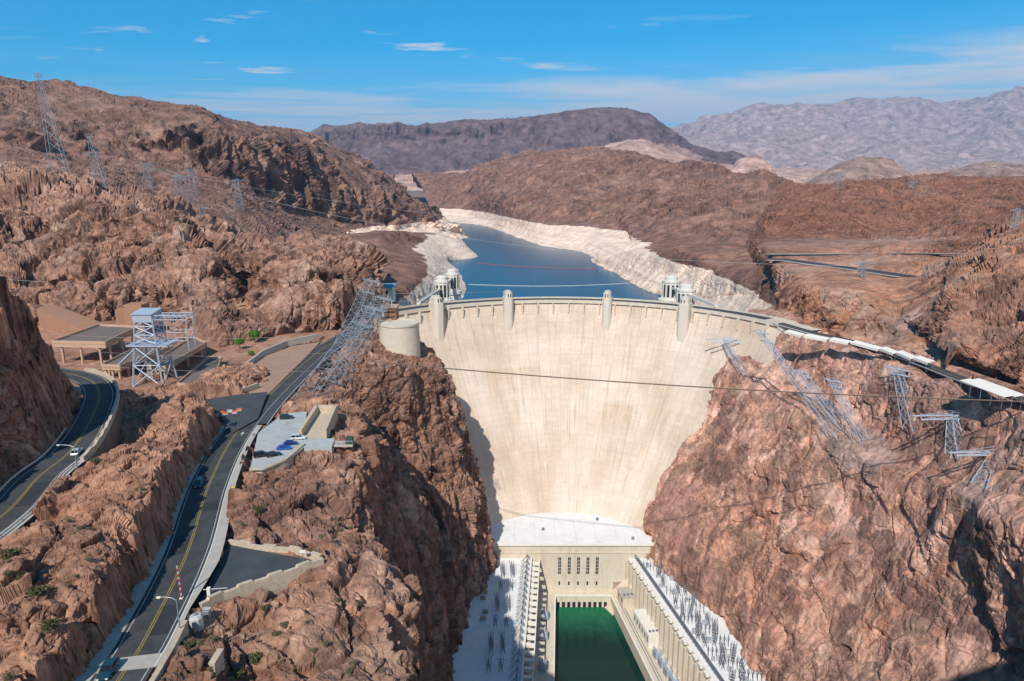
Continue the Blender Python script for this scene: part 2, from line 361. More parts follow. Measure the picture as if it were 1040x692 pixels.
def knobs_f(p, L, seed, tall=.5):
    wv = np.stack([perlin(p / (L * 1.3), seed + 1), perlin(p / (L * 1.3), seed + 2), perlin(p / (L * 1.3), seed + 3)], 1)
    f1, f2, c = worley((p + wv * L * .7) * np.array([1, 1, tall]) / L, seed)
    return np.clip(.62 - 1.0 * f1, -.35, .6) * (.5 + 1.0 * c) - .45 * np.exp(-((f2 - f1) / .09) ** 2)
def terrain(name, rows, mat, amp=1.0, L=24, seed=0, roads=(), px=None, cap=900, edge=(0, 0, 0, 0), big=1.0, gully=0.0, fins=0.0, small=1.0, smooth=False, ampf=None, knobs=0.0, calm=.25, s0=.18, s1=.5, mottle=.22, facets=1.0, extra=None):
    """a lofted rock face: rows of control points, displaced along its normal by knobs, jointed blocks, gullies and rubble; level ground stays calm, steep faces are craggy"""
    G = loft(rows, px, cap); N = blur(normals(G), 6); N /= np.linalg.norm(N, axis=-1, keepdims=True) + 1e-9
    n, m = G.shape[:2]; P = G.reshape(-1, 3); Nn = N.reshape(-1, 3)
    up = np.sign((Nn * (EYE + np.array([0, 0, 200]) - P)).sum(1).mean()) or 1.0
    Nn = Nn * up
    A = np.full((n, m), amp)
    i = np.linspace(0, 1, n)[:, None]; j = np.linspace(0, 1, m)[None]
    for e, q in zip(edge, (i, 1 - i, j, 1 - j)):
        if e: A = A * (.08 + .92 * sst(q, 0, e))
    if ampf is not None: A = A * ampf(G)
    A = A.ravel()
    d = big * L * .5 * fbm(P / (L * 3.0), 3, seed + 1)
    if gully: d += gully * L * .5 * ridged(P * np.array([1, 1, .35]) / (L * 1.6) + .35 * np.stack([fbm(P / L, 2, seed + 5)] * 3, 1), 3, seed + 2)
    if knobs: d += knobs * L * knobs_f(P, L, seed + 60)
    xf = 0
    if extra:
        L2, a2, fn = extra; xf = fn(G).ravel(); q = P + L2 * .4 * np.stack([fbm(P / L2, 2, seed + 81), fbm(P / L2, 2, seed + 82), 0 * P[:, 0]], 1)
        d += xf * a2 * L2 * .5 * ridged(q * np.array([1, 1, .3]) / (L2 * 1.5), 4, seed + 80)
    V = P + Nn * (d * A)[:, None]
    # second pass on the shaped surface
    G2 = V.reshape(n, m, 3); N2 = blur(normals(G2), 2).reshape(-1, 3) * up; N2 /= np.linalg.norm(N2, axis=-1, keepdims=True) + 1e-9
    steep = 1 - np.abs(N2[:, 2]) + mottle * fbm(P / (L * 2.2), 4, seed + 8)
    k = calm + (1 - calm) * sst(steep, s0, s1)
    if extra: k = np.maximum(k, .5 * xf)
    e = facets * L * .24 * crag(V, L, seed + 20)
    e += facets * L * .12 * crag(V, L * .42, seed + 30, .65)
    if fins: e += fins * L * .5 * ridged(V * np.array([1, 1, .14]) / (L * .6), 3, seed + 3) * sst(steep, .3, .55)
    e += small * L * .06 * crag(V, L * .18, seed + 40, .7)
    e += small * L * .025 * crag(V, L * .075, seed + 45, .8)
    e += small * L * .012 * fbm(V / (L * .05), 2, seed + 50)
    V = V + N2 * (e * k * A)[:, None]
    if roads: V = carve(V, roads)
    o = mesh_np(name, V, grid_faces(n, m) if up < 0 else grid_faces(n, m)[:, ::-1], mat, smooth)
    o['kind'] = 'structure'
    return o

DN = np.array([0, 0, 8.0])
# ---- rock types
RED = [(.36, .19, .127), (.49, .28, .19), (.58, .365, .258), (.42, .225, .148)]
BRN = [(.145, .078, .05), (.25, .14, .088), (.345, .21, .136), (.19, .10, .062)]
DRK = [(.115, .068, .05), (.19, .112, .078), (.27, .165, .115), (.15, .088, .064)]
M_east = rock_mat('red_canyon_rock', RED, (.16, .10, .08), (.46, .27, .18), 1.0, .75, pale=(.64, .45, .335), flat_amt=.4, blotch=[((.016, .016, .022), .545, (.27, .165, .128), .8), ((.03, .03, .035), .57, (.27, .19, .13), .7), ((.022, .022, .012), .56, (.60, .40, .30), .7), ((.05, .05, .04), .575, (.20, .125, .095), .8)], veins=[((129, 393, -86), (13, 14, 8), (.19, .115, .088), .85), ((103, 395, -115), (16, 30, 24), (.31, .18, .145), .7), ((170, 316, -38), (18, 26, 9), (.32, .255, .22), .8), ((181, 233, -26), (12, 16, 8), (.31, .26, .23), .8), ((161, 245, -73), (12, 26, 5), (.17, .105, .082), .8), ((170, 214, -66), (12, 22, 5), (.18, .11, .085), .8)])
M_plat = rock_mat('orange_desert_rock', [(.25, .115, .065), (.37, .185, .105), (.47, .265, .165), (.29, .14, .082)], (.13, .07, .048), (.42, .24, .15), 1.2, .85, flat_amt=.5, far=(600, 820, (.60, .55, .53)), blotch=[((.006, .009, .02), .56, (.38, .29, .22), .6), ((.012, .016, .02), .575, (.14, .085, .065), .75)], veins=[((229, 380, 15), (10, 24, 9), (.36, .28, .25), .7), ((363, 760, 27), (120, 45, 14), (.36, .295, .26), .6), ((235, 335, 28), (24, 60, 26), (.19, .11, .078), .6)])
M_shore = rock_mat('shore_rock', [(.14, .072, .05), (.215, .118, .08), (.28, .162, .112), (.17, .088, .06)], (.08, .048, .042), (.25, .148, .10), 2.6, .6, ring=-12.0, blotch=[((.004, .004, .01), .56, (.30, .185, .125), .6), ((.008, .008, .016), .57, (.12, .075, .065), .7)], flat_amt=.5, fine=.25)
M_west = rock_mat('brown_canyon_rock', BRN, (.085, .053, .042), (.36, .21, .138), 1.0, .7, pale=(.46, .335, .24), flat_amt=.5, blotch=[((.018, .018, .02), .565, (.15, .092, .068), .75), ((.03, .03, .02), .575, (.36, .23, .16), .7)])
M_ridge = rock_mat('tan_road_rock', [(.22, .112, .068), (.33, .186, .116), (.43, .262, .168), (.27, .142, .086)], (.12, .07, .052), (.38, .22, .14), .7, .6, flat_amt=.6, fine=1.6)
M_mount = rock_mat('dark_mountain_rock', DRK, (.06, .04, .034), (.22, .132, .092), 3.0, .75, ring=-4.0, flat_amt=.7, fine=.35, pale=(.34, .235, .165), blotch=[((.006, .006, .008), .55, (.165, .115, .10), .7), ((.012, .012, .006), .585, (.045, .034, .032), .8)])
M_mesa = rock_mat('mesa_rock', [(.10, .066, .066), (.14, .094, .088), (.18, .125, .11), (.115, .078, .074)], (.06, .042, .046), (.16, .11, .10), 12, .5, flat_amt=.4, fine=.05, veins=[((1400, 6350, 330), (330, 700, 130), (.40, .27, .22), .75), ((-60, 5950, 330), (60, 300, 130), (.34, .26, .22), .7), ((330, 5950, 330), (90, 300, 110), (.36, .26, .21), .7)])
M_pink = rock_mat('pink_foothill_rock', [(.36, .21, .15), (.46, .30, .22), (.52, .38, .30), (.38, .21, .15)], (.24, .14, .11), (.48, .34, .26), 10, .4, flat_amt=.4, fine=.05)
M_far = rock_mat('far_range_rock', [(.33, .245, .215), (.37, .28, .245), (.40, .31, .275), (.34, .25, .22)], (.28, .21, .195), (.42, .32, .27), 30, .4, flat_amt=.4, fine=.02)

# ---- east canyon wall (rows: water line up to the road; columns: dam to beyond the bridge)
terrain('east_canyon_wall', [
    [W(84, 452, -195), W(88, 408, -195), W(97, 368, -195), W(110, 338, -195), W(117, 282, -195), W(123, 200, -195), W(127, 130, -195), W(130, 50, -195), W(130, -40, -195)],
    [W(86, 452, -146), W(90, 408, -146), W(103, 364, -146), W(117, 338, -146), W(122, 282, -146), W(128, 200, -146), W(132, 130, -146), W(135, 50, -146), W(135, -40, -146)],
    [W(102, 474, -100), W(109, 412, -102), W(124, 366, -100), W(137, 336, -100), W(143, 280, -100), W(149, 203, -100), W(151, 130, -100), W(152, 50, -100), W(152, -40, -100)],
    [W(122, 488, -60), W(134, 418, -62), W(146, 372, -60), W(156, 332, -62), W(163, 280, -60), W(167, 205, -60), W(167, 130, -58), W(168, 50, -55), W(168, -40, -55)],
    [W(142, 490, -32), W(151, 422, -34), W(160, 374, -35), W(165, 318, -37), W(168, 275, -31), W(168, 222, -24), W(178, 130, -20), W(178, 50, -15), W(178, -40, -15)],
    [W(155, 490, -18), W(166, 423, -22), W(174, 375, -26), W(178, 322, -30), W(177, 280, -21), W(178, 224, -15), W(183, 130, -2), W(183, 50, 5), W(184, -40, 8)],
    [W(176, 488, -3), W(181, 418, -3), W(192, 368, -2), W(194, 328, 2), W(192.5, 285, 4.4), W(194, 226, 8), W(192, 130, 14), W(193, 50, 19), W(194, -40, 20)],
    [W(200, 488, -3), W(205, 425, -1), W(212, 380, 0), W(216, 328, 3.4), W(214, 280, 6.4), W(212, 226, 10.5), W(206, 130, 15), W(206, 50, 19), W(206, -40, 20)],
], M_east, amp=.62, L=36, seed=100, roads=('east',), gully=.3, edge=(0, .02, 0, 0), small=1.0, calm=.42, s0=.35, s1=.95, mottle=1.2, px=1.0, facets=.75)

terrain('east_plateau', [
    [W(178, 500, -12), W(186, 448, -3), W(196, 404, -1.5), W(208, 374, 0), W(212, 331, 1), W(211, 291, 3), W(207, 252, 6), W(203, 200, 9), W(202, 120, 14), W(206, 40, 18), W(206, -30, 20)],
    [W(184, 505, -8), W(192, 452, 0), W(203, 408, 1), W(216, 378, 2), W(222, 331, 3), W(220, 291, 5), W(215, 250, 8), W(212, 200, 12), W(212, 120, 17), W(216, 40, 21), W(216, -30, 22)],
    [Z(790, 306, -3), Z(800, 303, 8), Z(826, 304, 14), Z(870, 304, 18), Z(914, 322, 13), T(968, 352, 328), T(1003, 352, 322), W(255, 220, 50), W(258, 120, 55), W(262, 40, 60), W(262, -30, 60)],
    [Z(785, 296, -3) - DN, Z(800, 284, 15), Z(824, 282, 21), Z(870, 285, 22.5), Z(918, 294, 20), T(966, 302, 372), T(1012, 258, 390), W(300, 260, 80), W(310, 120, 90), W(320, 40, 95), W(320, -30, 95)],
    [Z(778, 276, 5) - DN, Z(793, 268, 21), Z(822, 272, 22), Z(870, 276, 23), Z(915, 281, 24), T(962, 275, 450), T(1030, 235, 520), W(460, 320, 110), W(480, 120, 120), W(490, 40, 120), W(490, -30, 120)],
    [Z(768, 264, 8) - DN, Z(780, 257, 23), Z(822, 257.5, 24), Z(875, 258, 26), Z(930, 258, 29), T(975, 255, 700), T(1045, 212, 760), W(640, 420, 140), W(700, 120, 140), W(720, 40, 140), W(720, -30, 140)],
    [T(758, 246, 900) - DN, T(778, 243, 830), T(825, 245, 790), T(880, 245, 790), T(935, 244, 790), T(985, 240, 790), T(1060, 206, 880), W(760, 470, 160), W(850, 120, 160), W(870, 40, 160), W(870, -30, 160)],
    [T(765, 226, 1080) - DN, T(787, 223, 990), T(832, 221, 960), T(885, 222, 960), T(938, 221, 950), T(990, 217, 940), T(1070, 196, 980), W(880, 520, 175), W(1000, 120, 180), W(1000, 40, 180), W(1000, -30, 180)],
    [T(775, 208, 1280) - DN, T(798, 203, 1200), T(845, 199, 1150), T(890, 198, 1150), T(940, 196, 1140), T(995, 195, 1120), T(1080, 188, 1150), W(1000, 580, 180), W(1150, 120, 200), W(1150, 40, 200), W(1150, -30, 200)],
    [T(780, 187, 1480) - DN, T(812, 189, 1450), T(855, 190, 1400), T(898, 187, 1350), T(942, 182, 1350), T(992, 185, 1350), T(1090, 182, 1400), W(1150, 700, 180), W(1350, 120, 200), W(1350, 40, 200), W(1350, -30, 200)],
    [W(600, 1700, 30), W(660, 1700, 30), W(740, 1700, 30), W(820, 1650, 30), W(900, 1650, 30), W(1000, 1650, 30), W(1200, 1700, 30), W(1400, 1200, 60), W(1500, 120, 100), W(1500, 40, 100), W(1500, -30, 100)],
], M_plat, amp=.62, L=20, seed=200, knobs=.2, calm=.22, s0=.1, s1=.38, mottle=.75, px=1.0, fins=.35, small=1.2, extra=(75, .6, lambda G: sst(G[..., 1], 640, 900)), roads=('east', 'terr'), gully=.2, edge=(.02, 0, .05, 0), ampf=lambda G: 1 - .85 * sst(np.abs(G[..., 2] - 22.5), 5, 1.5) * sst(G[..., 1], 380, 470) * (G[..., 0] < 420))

# ---- east shore and hills, cut off white at the old water line
terrain('lake_east_hills', [
    [W(176, 470, -80), Z(690, 309, -57), Z(655, 298, -57), Z(622, 281, -57), Z(598, 267, -57), Z(600, 263, -57), Z(592, 258, -57), Z(548, 252, -57), Z(527, 244, -57), Z(481, 229, -57), W(-330, 2700, -57)],
    [W(190, 490, -35), Z(735, 302, -30), Z(697, 286, -30), Z(660, 272, -30), T(612, 260, 1235), T(616, 255, 1330), T(600, 243, 1540), T(552, 240, 1690), T(527, 232, 1950), T(480, 220, 2620), T(440, 220, 2850)],
    [W(215, 500, -4), Z(782, 292, -3), Z(742, 271, -3), Z(702, 260, -3), T(640, 250, 1230), T(640, 244, 1400), T(610, 231, 1610), T(556, 228, 1740), T(525, 221, 2020), T(478, 214, 2680), T(437, 212, 2950)],
    [W(240, 540, 8), Z(790, 276, 8), T(768, 257, 880), T(720, 248, 1040), T(650, 238, 1330), T(634, 224, 1560), T(620, 213, 1760), T(562, 206, 1920), T(520, 209, 2180), T(475, 206, 2800), T(433, 203, 3100)],
    [W(300, 620, 5), T(806, 262, 800), T(775, 236, 1080), T(725, 225, 1250), T(668, 216, 1500), T(648, 204, 1800), T(632, 193, 1980), T(568, 188, 2150), T(515, 197, 2400), T(472, 199, 3000), T(430, 195, 3250)],
    [W(420, 760, 5), T(820, 240, 1050), T(778, 208, 1350), T(732, 199, 1560), T(682, 188, 1800), T(662, 178, 2080), T(640, 171, 2300), T(575, 168, 2500), T(512, 180, 2750), T(468, 190, 3200), T(425, 185, 3400)],
    [W(520, 900, -10), T(830, 200, 1500), T(785, 184, 1750), T(745, 177, 1950), T(700, 168, 2250), T(682, 168, 2450), T(640, 157, 2650), T(575, 154, 2850), T(512, 163, 3050), T(462, 181, 3450), T(418, 178, 3600)],
    [W(700, 1000, -40), W(800, 1800, 30), W(760, 2200, 60), W(700, 2500, 60), W(720, 2800, 60), W(700, 3000, 60), W(600, 3300, 60), W(300, 3500, 60), W(0, 3500, 60), W(-300, 4000, 60), W(-560, 4100, 60)],
], M_shore, amp=.62, L=60, seed=300, gully=.5, extra=(150, .5, lambda G: sst(G[..., 2], -5, 30)), edge=(0, 0, 0, 0), big=.8, small=1.0, px=1.1, calm=.35, s0=.15, s1=.5, mottle=.7, ampf=lambda G: .42 + .58 * sst(G[..., 2], -8, 12))

# ---- left mountain with its dark cliffs
terrain('lake_west_mountain', [
    [T(-160, 236, 640), T(-80, 230, 680), T(0, 222, 690), T(70, 215, 740), T(150, 215, 760), T(200, 222, 780), T(240, 240, 800), T(290, 250, 880), T(330, 252, 960), T(370, 255, 1080), T(410, 256, 1220), T(445, 252, 1500), T(472, 249, 1690)],
    [T(-160, 205, 760), T(-80, 195, 800), T(0, 182, 780), T(70, 182, 830), T(150, 188, 950), T(200, 197, 960), T(240, 208, 980), T(290, 226, 1100), T(330, 236, 1200), T(370, 242, 1300), T(410, 242, 1450), T(450, 242, 1640), T(475, 243, 1830)],
    [T(-160, 180, 900), T(-80, 160, 900), T(0, 155, 900), T(70, 160, 980), T(145, 162, 1060), T(200, 175, 1090), T(240, 184, 1150), T(290, 203, 1300), T(330, 223, 1400), T(370, 232, 1500), T(410, 233, 1600), T(452, 237, 1760), T(473, 240, 1960)],
    [T(-160, 150, 960), T(-80, 130, 960), T(0, 125, 970), T(70, 130, 1040), T(148, 127, 1110), T(200, 125, 1140), T(240, 136, 1210), T(290, 146, 1360), T(330, 168, 1470), T(370, 188, 1570), T(410, 208, 1690), T(450, 224, 1830), T(472, 238, 2020)],
    [T(-160, 110, 1150), T(-80, 84, 1200), T(0, 81, 1200), T(62, 86, 1300), T(150, 106, 1300), T(200, 115, 1350), T(245, 126, 1500), T(290, 131, 1600), T(332, 146, 1680), T(372, 167, 1740), T(410, 194, 1830), T(446, 217, 1940), T(470, 237, 2090)],
    [W(-1200, 1900, 60), W(-1100, 1900, 60), W(-1000, 1900, 60), W(-900, 2000, 60), W(-800, 2000, 60), W(-700, 2000, 60), W(-640, 2100, 60), W(-560, 2200, 30), W(-480, 2200, 30), W(-400, 2200, 10), W(-320, 2250, -20), W(-250, 2300, -40), W(-190, 2350, -60)],
], M_mount, amp=.62, L=46, seed=400, gully=.5, fins=2.4, small=1.0, calm=.35, s0=.22, s1=.55, mottle=.5)

terrain('lake_west_shore', [
    [W(-86, 500, -80), Z(474, 304, -57), Z(467, 276, -57), Z(457, 268, -57), Z(487, 263, -57), Z(474, 250, -57), W(-150, 1960, -57)],
    [W(-98, 510, -35), Z(452, 292, -34), T(452, 268, 1120), T(455, 262, 1268), T(474, 254, 1390), T(466, 245, 1600), W(-165, 1960, -50)],
    [W(-112, 515, -4), Z(425, 280, -8), T(438, 258, 1090), T(448, 256, 1262), T(462, 245, 1425), T(455, 240, 1650), W(-190, 1960, -30)],
    [W(-135, 520, 3), T(392, 268, 790), T(410, 250, 1075), T(432, 247, 1240), T(440, 237, 1440), T(430, 236, 1690), W(-240, 1960, -10)],
    [W(-190, 530, 6), T(355, 259, 810), T(380, 238, 1060), T(405, 236, 1160), T(400, 236, 1420), T(400, 235, 1590), W(-320, 1960, 0)],
    [W(-280, 540, 12), T(290, 248, 800), T(310, 243, 1000), T(330, 243, 1080), T(320, 240, 1250), T(330, 236, 1350), W(-400, 1960, 0)],
], M_shore, amp=.45, L=30, seed=500, gully=.4, small=.8, calm=.3, ampf=lambda G: .55 + .45 * sst(G[..., 2], -8, 12))

# ---- knobs behind the visitor buildings
terrain('west_rock_knobs', [
    [Z(-70, 350, 4), Z(0, 345, 4), Z(45, 342, 4), Z(90, 335, 4), Z(140, 330, 4), Z(180, 340, 4), Z(215, 362, 4), Z(245, 360, 4), Z(280, 345, 4), Z(320, 340, 3), Z(352, 333, 2), Z(384, 322, 1)],
    [T(-70, 320, 425), T(0, 310, 420), T(45, 308, 420), T(90, 300, 425), T(140, 295, 425), T(180, 305, 410), T(213, 325, 385), T(246, 330, 405), T(282, 310, 410), T(320, 315, 415), T(352, 312, 430), T(386, 308, 470)],
    [T(-70, 260, 490), T(0, 255, 480), T(45, 262, 475), T(90, 255, 470), T(140, 256, 468), T(180, 262, 452), T(214, 285, 425), T(248, 305, 455), T(284, 275, 440), T(320, 280, 440), T(352, 285, 452), T(386, 300, 500)],
    [T(-70, 205, 560), T(0, 198, 560), T(50, 202, 560), T(100, 203, 540), T(140, 210, 525), T(180, 224, 505), T(215, 252, 470), T(250, 277, 500), T(286, 255, 485), T(320, 252, 485), T(352, 263, 492), T(384, 284, 540)],
    [T(-70, 182, 690), T(0, 179, 690), T(60, 180, 690), T(110, 192, 680), T(150, 200, 660), T(195, 218, 650), T(230, 240, 630), T(262, 252, 620), T(292, 247, 600), T(325, 247, 600), T(358, 256, 600), T(386, 272, 620)],
    [T(-70, 188, 900), T(0, 186, 900), T(60, 186, 900), T(110, 198, 900), T(150, 210, 900), T(195, 225, 900), T(230, 246, 860), T(262, 254, 820), T(292, 252, 800), T(325, 252, 800), T(358, 262, 800), T(386, 272, 800)],
], M_west, amp=.9, L=40, seed=600, gully=.4, knobs=.42, edge=(.03, 0, 0, 0), small=1.3, big=.6, roads=('lower', 'lowerwide', 'plaza', 'garage'), calm=.5)

# ---- valley floor under the visitor buildings
terrain('west_valley_floor', [
    [W(-84, 180, 4), W(-90, 230, 4), W(-94, 290, 3), W(-95, 340, 2), W(-93, 390, 1), W(-88, 440, -1), W(-82, 474, -3)],
    [W(-104, 180, 8), W(-110, 230, 7), W(-112, 290, 6), W(-114, 340, 5), W(-112, 390, 4), W(-108, 440, 2), W(-106, 480, 0)],
    [W(-124, 180, 9), W(-132, 230, 8), W(-135, 290, 7), W(-140, 340, 7), W(-140, 390, 6), W(-135, 440, 4), W(-130, 490, 2)],
    [W(-150, 180, 10), W(-165, 230, 9), W(-175, 290, 7), W(-180, 340, 6), W(-180, 390, 6), W(-175, 440, 6), W(-170, 500, 4)],
    [W(-210, 180, 12), W(-230, 230, 12), W(-260, 290, 9), W(-300, 340, 8), W(-320, 390, 8), W(-320, 440, 8), W(-300, 520, 8)],
], M_ridge, amp=.12, L=16, seed=700, roads=('lower', 'lowerwide', 'upper', 'park', 'plaza', 'junction'), px=1.6)

# ---- rock ridge between the two roads
terrain('west_road_ridge', [
    [W(-57, 30, 22), W(-60.5, 60, 20), W(-63, 85, 18), W(-67, 106, 15), W(-74, 131, 13), W(-88, 172, 9), W(-99, 216, 6), W(-106, 258, 4), W(-112, 300, 3)],
    [W(-59, 30, 33), W(-62.5, 60, 30), W(-65.5, 85, 27), W(-69, 106, 25.5), W(-76.5, 131, 24), W(-91, 172, 20), W(-103, 216, 18), W(-114, 258, 12), W(-120, 300, 6)],
    [W(-68, 30, 34), W(-72, 60, 31), W(-74, 88, 28.5), W(-80, 109, 27.5), W(-87, 134, 26), W(-99, 173, 21), W(-112, 217, 18), W(-124, 262, 12), W(-130, 303, 7)],
    [W(-80, 30, 33), W(-82, 60, 30), W(-85, 90, 27.5), W(-91, 113, 26), W(-97, 137, 24.5), W(-105, 172, 17), W(-120, 210, 12), W(-135, 255, 9), W(-142, 300, 7)],
    [W(-95, 30, 32), W(-97, 60, 28), W(-99, 92, 25), W(-104, 116, 22), W(-109, 140, 20), W(-113, 172, 9), W(-127, 198, 8), W(-146, 240, 8), W(-158, 290, 6)],
    [W(-112, 30, 31), W(-112, 60, 27), W(-112, 92, 23), W(-115, 116, 20), W(-118, 140, 15), W(-121, 172, 8), W(-138, 198, 8), W(-162, 236, 8), W(-175, 280, 6)],
], M_ridge, amp=.9, L=16, seed=800, fins=.3, knobs=.12, calm=.7, roads=('lower', 'upper', 'junction'), gully=.3, big=.7, small=1.1, px=.8, edge=(.02, 0, 0, 0))

# ---- rock on the outer side of the upper road
terrain('west_road_cut', [
    [W(-101, 30, 30), W(-102, 60, 28), W(-104, 95, 25.5), W(-110, 127, 22.5), W(-117, 147, 21.5), W(-120.5, 164, 20.5), W(-128, 184, 19.5), W(-137, 201, 19), W(-150, 222, 18), W(-168, 240, 18), W(-190, 246, 18)],
    [W(-108, 30, 40), W(-109, 60, 38), W(-110, 95, 34), W(-114, 127, 31), W(-121, 147, 30), W(-123, 162, 31), W(-129, 180, 36), W(-139, 198, 34), W(-153, 216, 28), W(-170, 232, 24), W(-190, 240, 22)],
    [W(-118, 30, 52), W(-118, 60, 50), W(-119, 95, 46), W(-122, 127, 43), W(-128, 148, 42), W(-129, 164, 48), W(-131, 179, 56), W(-141, 196, 48), W(-156, 212, 36), W(-173, 226, 28), W(-190, 234, 24)],
    [W(-132, 30, 62), W(-132, 60, 60), W(-132, 95, 56), W(-134, 127, 54), W(-138, 150, 58), W(-138, 166, 67), W(-139, 178, 71), W(-148, 192, 54), W(-162, 208, 40), W(-178, 218, 30), W(-192, 224, 26)],
    [W(-260, 30, 80), W(-260, 60, 80), W(-260, 95, 78), W(-260, 127, 76), W(-260, 152, 76), W(-250, 170, 74), W(-240, 182, 66), W(-230, 194, 46), W(-225, 206, 34), W(-222, 216, 28), W(-220, 222, 24)],
], M_ridge, amp=.8, L=14, seed=850, px=.55, knobs=.15, calm=.7, roads=('upper',), gully=.35, fins=.3, small=1.0)

# ---- west canyon wall, below the lower road (rows: river up to the road)
terrain('west_canyon_wall', [
    [W(-4, 505, -195), W(-6, 462, -195), W(-7, 422, -195), W(-7, 395, -195), W(-9, 362, -195), W(-14, 330, -195), W(-17, 295, -195), W(-19, 258, -195), W(-19, 220, -195), W(-16, 188, -195), W(-11, 150, -195), W(-4, 110, -195), W(2, 60, -195), W(6, 0, -195), W(8, -60, -195)],
    [W(-14, 505, -146), W(-15, 462, -146), W(-15, 422, -146), W(-15, 395, -146), W(-18, 362, -146), W(-27, 330, -146), W(-30, 295, -146), W(-31, 258, -146), W(-28, 220, -146), W(-25, 188, -146), W(-19, 150, -146), W(-11, 110, -146), W(-5, 60, -146), W(0, 0, -146), W(3, -60, -146)],
    [W(-33, 505, -100), W(-30, 462, -100), W(-26, 422, -100), W(-23, 395, -100), W(-26, 362, -100), W(-36, 330, -100), W(-36, 295, -100), W(-36, 258, -100), W(-36, 220, -100), W(-33, 188, -100), W(-24, 150, -100), W(-16, 110, -100), W(-9, 60, -100), W(-4, 0, -100), W(-2, -60, -100)],
    [W(-56, 505, -52), W(-52, 462, -52), W(-40, 424, -52), W(-33, 397, -52), W(-42, 362, -52), W(-58, 330, -52), W(-47, 295, -52), W(-46, 258, -52), W(-45, 220, -52), W(-41, 188, -50), W(-26, 150, -48), W(-18, 110, -45), W(-13, 60, -45), W(-8, 0, -45), W(-6, -60, -45)],
    [W(-72, 505, -18), W(-65, 462, -20), W(-54, 426, -20), W(-45, 397, -18), W(-52, 362, -18), W(-80, 330, -22), W(-66, 295, -18), W(-58, 258, -14), W(-51, 222, -12), W(-47, 190, -12), W(-29, 150, -8), W(-21, 110, -2), W(-18, 60, 2), W(-12, 0, 4), W(-10, -60, 4)],
    [W(-80, 505, -6), W(-74, 464, -7), W(-67, 430, -7), W(-57, 397, -7), W(-62, 362, -7), W(-88, 330, -10), W(-76, 295, -6), W(-68, 258, 0), W(-53, 222, 4), W(-50, 193, 4), W(-36, 152, 4), W(-28, 112, 8), W(-26, 60, 12), W(-20, 0, 14), W(-16, -60, 14)],
    [W(-86, 505, -3), W(-82, 466, -2), W(-80, 434, -2), W(-76, 399, 0), W(-78, 364, 1), W(-92, 330, -1), W(-88, 295, 1), W(-80, 256, 4), W(-68, 222, 7), W(-64, 194, 7), W(-56, 152, 10.5), W(-47, 112, 13.5), W(-38, 60, 17), W(-30, 0, 20), W(-26, -60, 20)],
    [W(-92, 505, -3), W(-90, 466, -1), W(-92, 434, 0), W(-92, 399, 1), W(-96, 364, 2), W(-97.5, 330, 3), W(-94.5, 295, 4.3), W(-90, 256, 5.3), W(-86, 222, 7), W(-78, 194, 8.8), W(-67, 152, 11.8), W(-57, 112, 15.8), W(-49, 60, 21), W(-42, 0, 25), W(-38, -60, 26)],
    [W(-110, 505, -3), W(-105, 466, -1), W(-104, 434, 0), W(-106, 399, 1), W(-108, 364, 2), W(-108, 330, 3), W(-106, 295, 4.3), W(-102, 256, 5.3), W(-96, 222, 7), W(-88, 194, 8.8), W(-78, 152, 11.8), W(-68, 112, 15.8), W(-60, 60, 21), W(-52, 0, 25), W(-48, -60, 26)],
], M_west, amp=.75, L=17, seed=900, knobs=.08, calm=.85, facets=1.15, roads=('lower', 'lowerwide', 'park', 'lot'), gully=.55, fins=.5, small=1.0, big=.8, px=1.0)

# ---- far country
terrain('fortification_mesa', [
    [T(300, 192, 5600), T(335, 190, 5700), T(365, 190, 5700), T(400, 190, 5700), T(450, 190, 5700), T(500, 190, 5700), T(540, 188, 5700), T(580, 187, 5700), T(615, 186, 5700), T(645, 184, 5700), T(680, 180, 5700), T(715, 176, 5800), T(750, 170, 6000)],
    [T(302, 168, 6000), T(334, 166, 6000), T(362, 166, 6000), T(400, 166, 6000), T(450, 166, 6000), T(500, 166, 6000), T(540, 164, 6000), T(580, 163, 6000), T(615, 162, 6000), T(645, 160, 6000), T(682, 162, 6050), T(718, 166, 6200), T(752, 167, 6400)],
    [T(305, 152, 6250), T(332, 147, 6250), T(362, 146, 6250), T(400, 146, 6250), T(450, 145, 6250), T(500, 142, 6250), T(540, 138, 6250), T(580, 134, 6250), T(620, 132, 6250), T(652, 133, 6280), T(684, 150, 6400), T(720, 160, 6500), T(756, 164, 6700)],
    [T(308, 146, 6330), T(330, 134.5, 6330), T(362, 132.5, 6330), T(400, 131, 6330), T(450, 128, 6330), T(500, 124, 6330), T(540, 121, 6330), T(580, 116, 6330), T(620, 112, 6400), T(655, 116, 6450), T(684, 141, 6600), T(722, 158, 6700), T(760, 162, 6900)],
    [T(308, 146, 6900), T(330, 138, 7200), T(362, 136, 7300), T(400, 135, 7300), T(450, 132, 7300), T(500, 127, 7300), T(540, 123, 7300), T(580, 115, 7300), T(622, 112.5, 7300), T(660, 120, 7200), T(690, 146, 7200), T(724, 160, 7200), T(760, 164, 7300)],
], M_mesa, amp=.42, L=170, seed=1000, gully=.7, fins=1.8, big=.2, small=.6, calm=.3, facets=.35, extra=(420, .8, lambda G: sst(G[..., 2], 760, 560)))
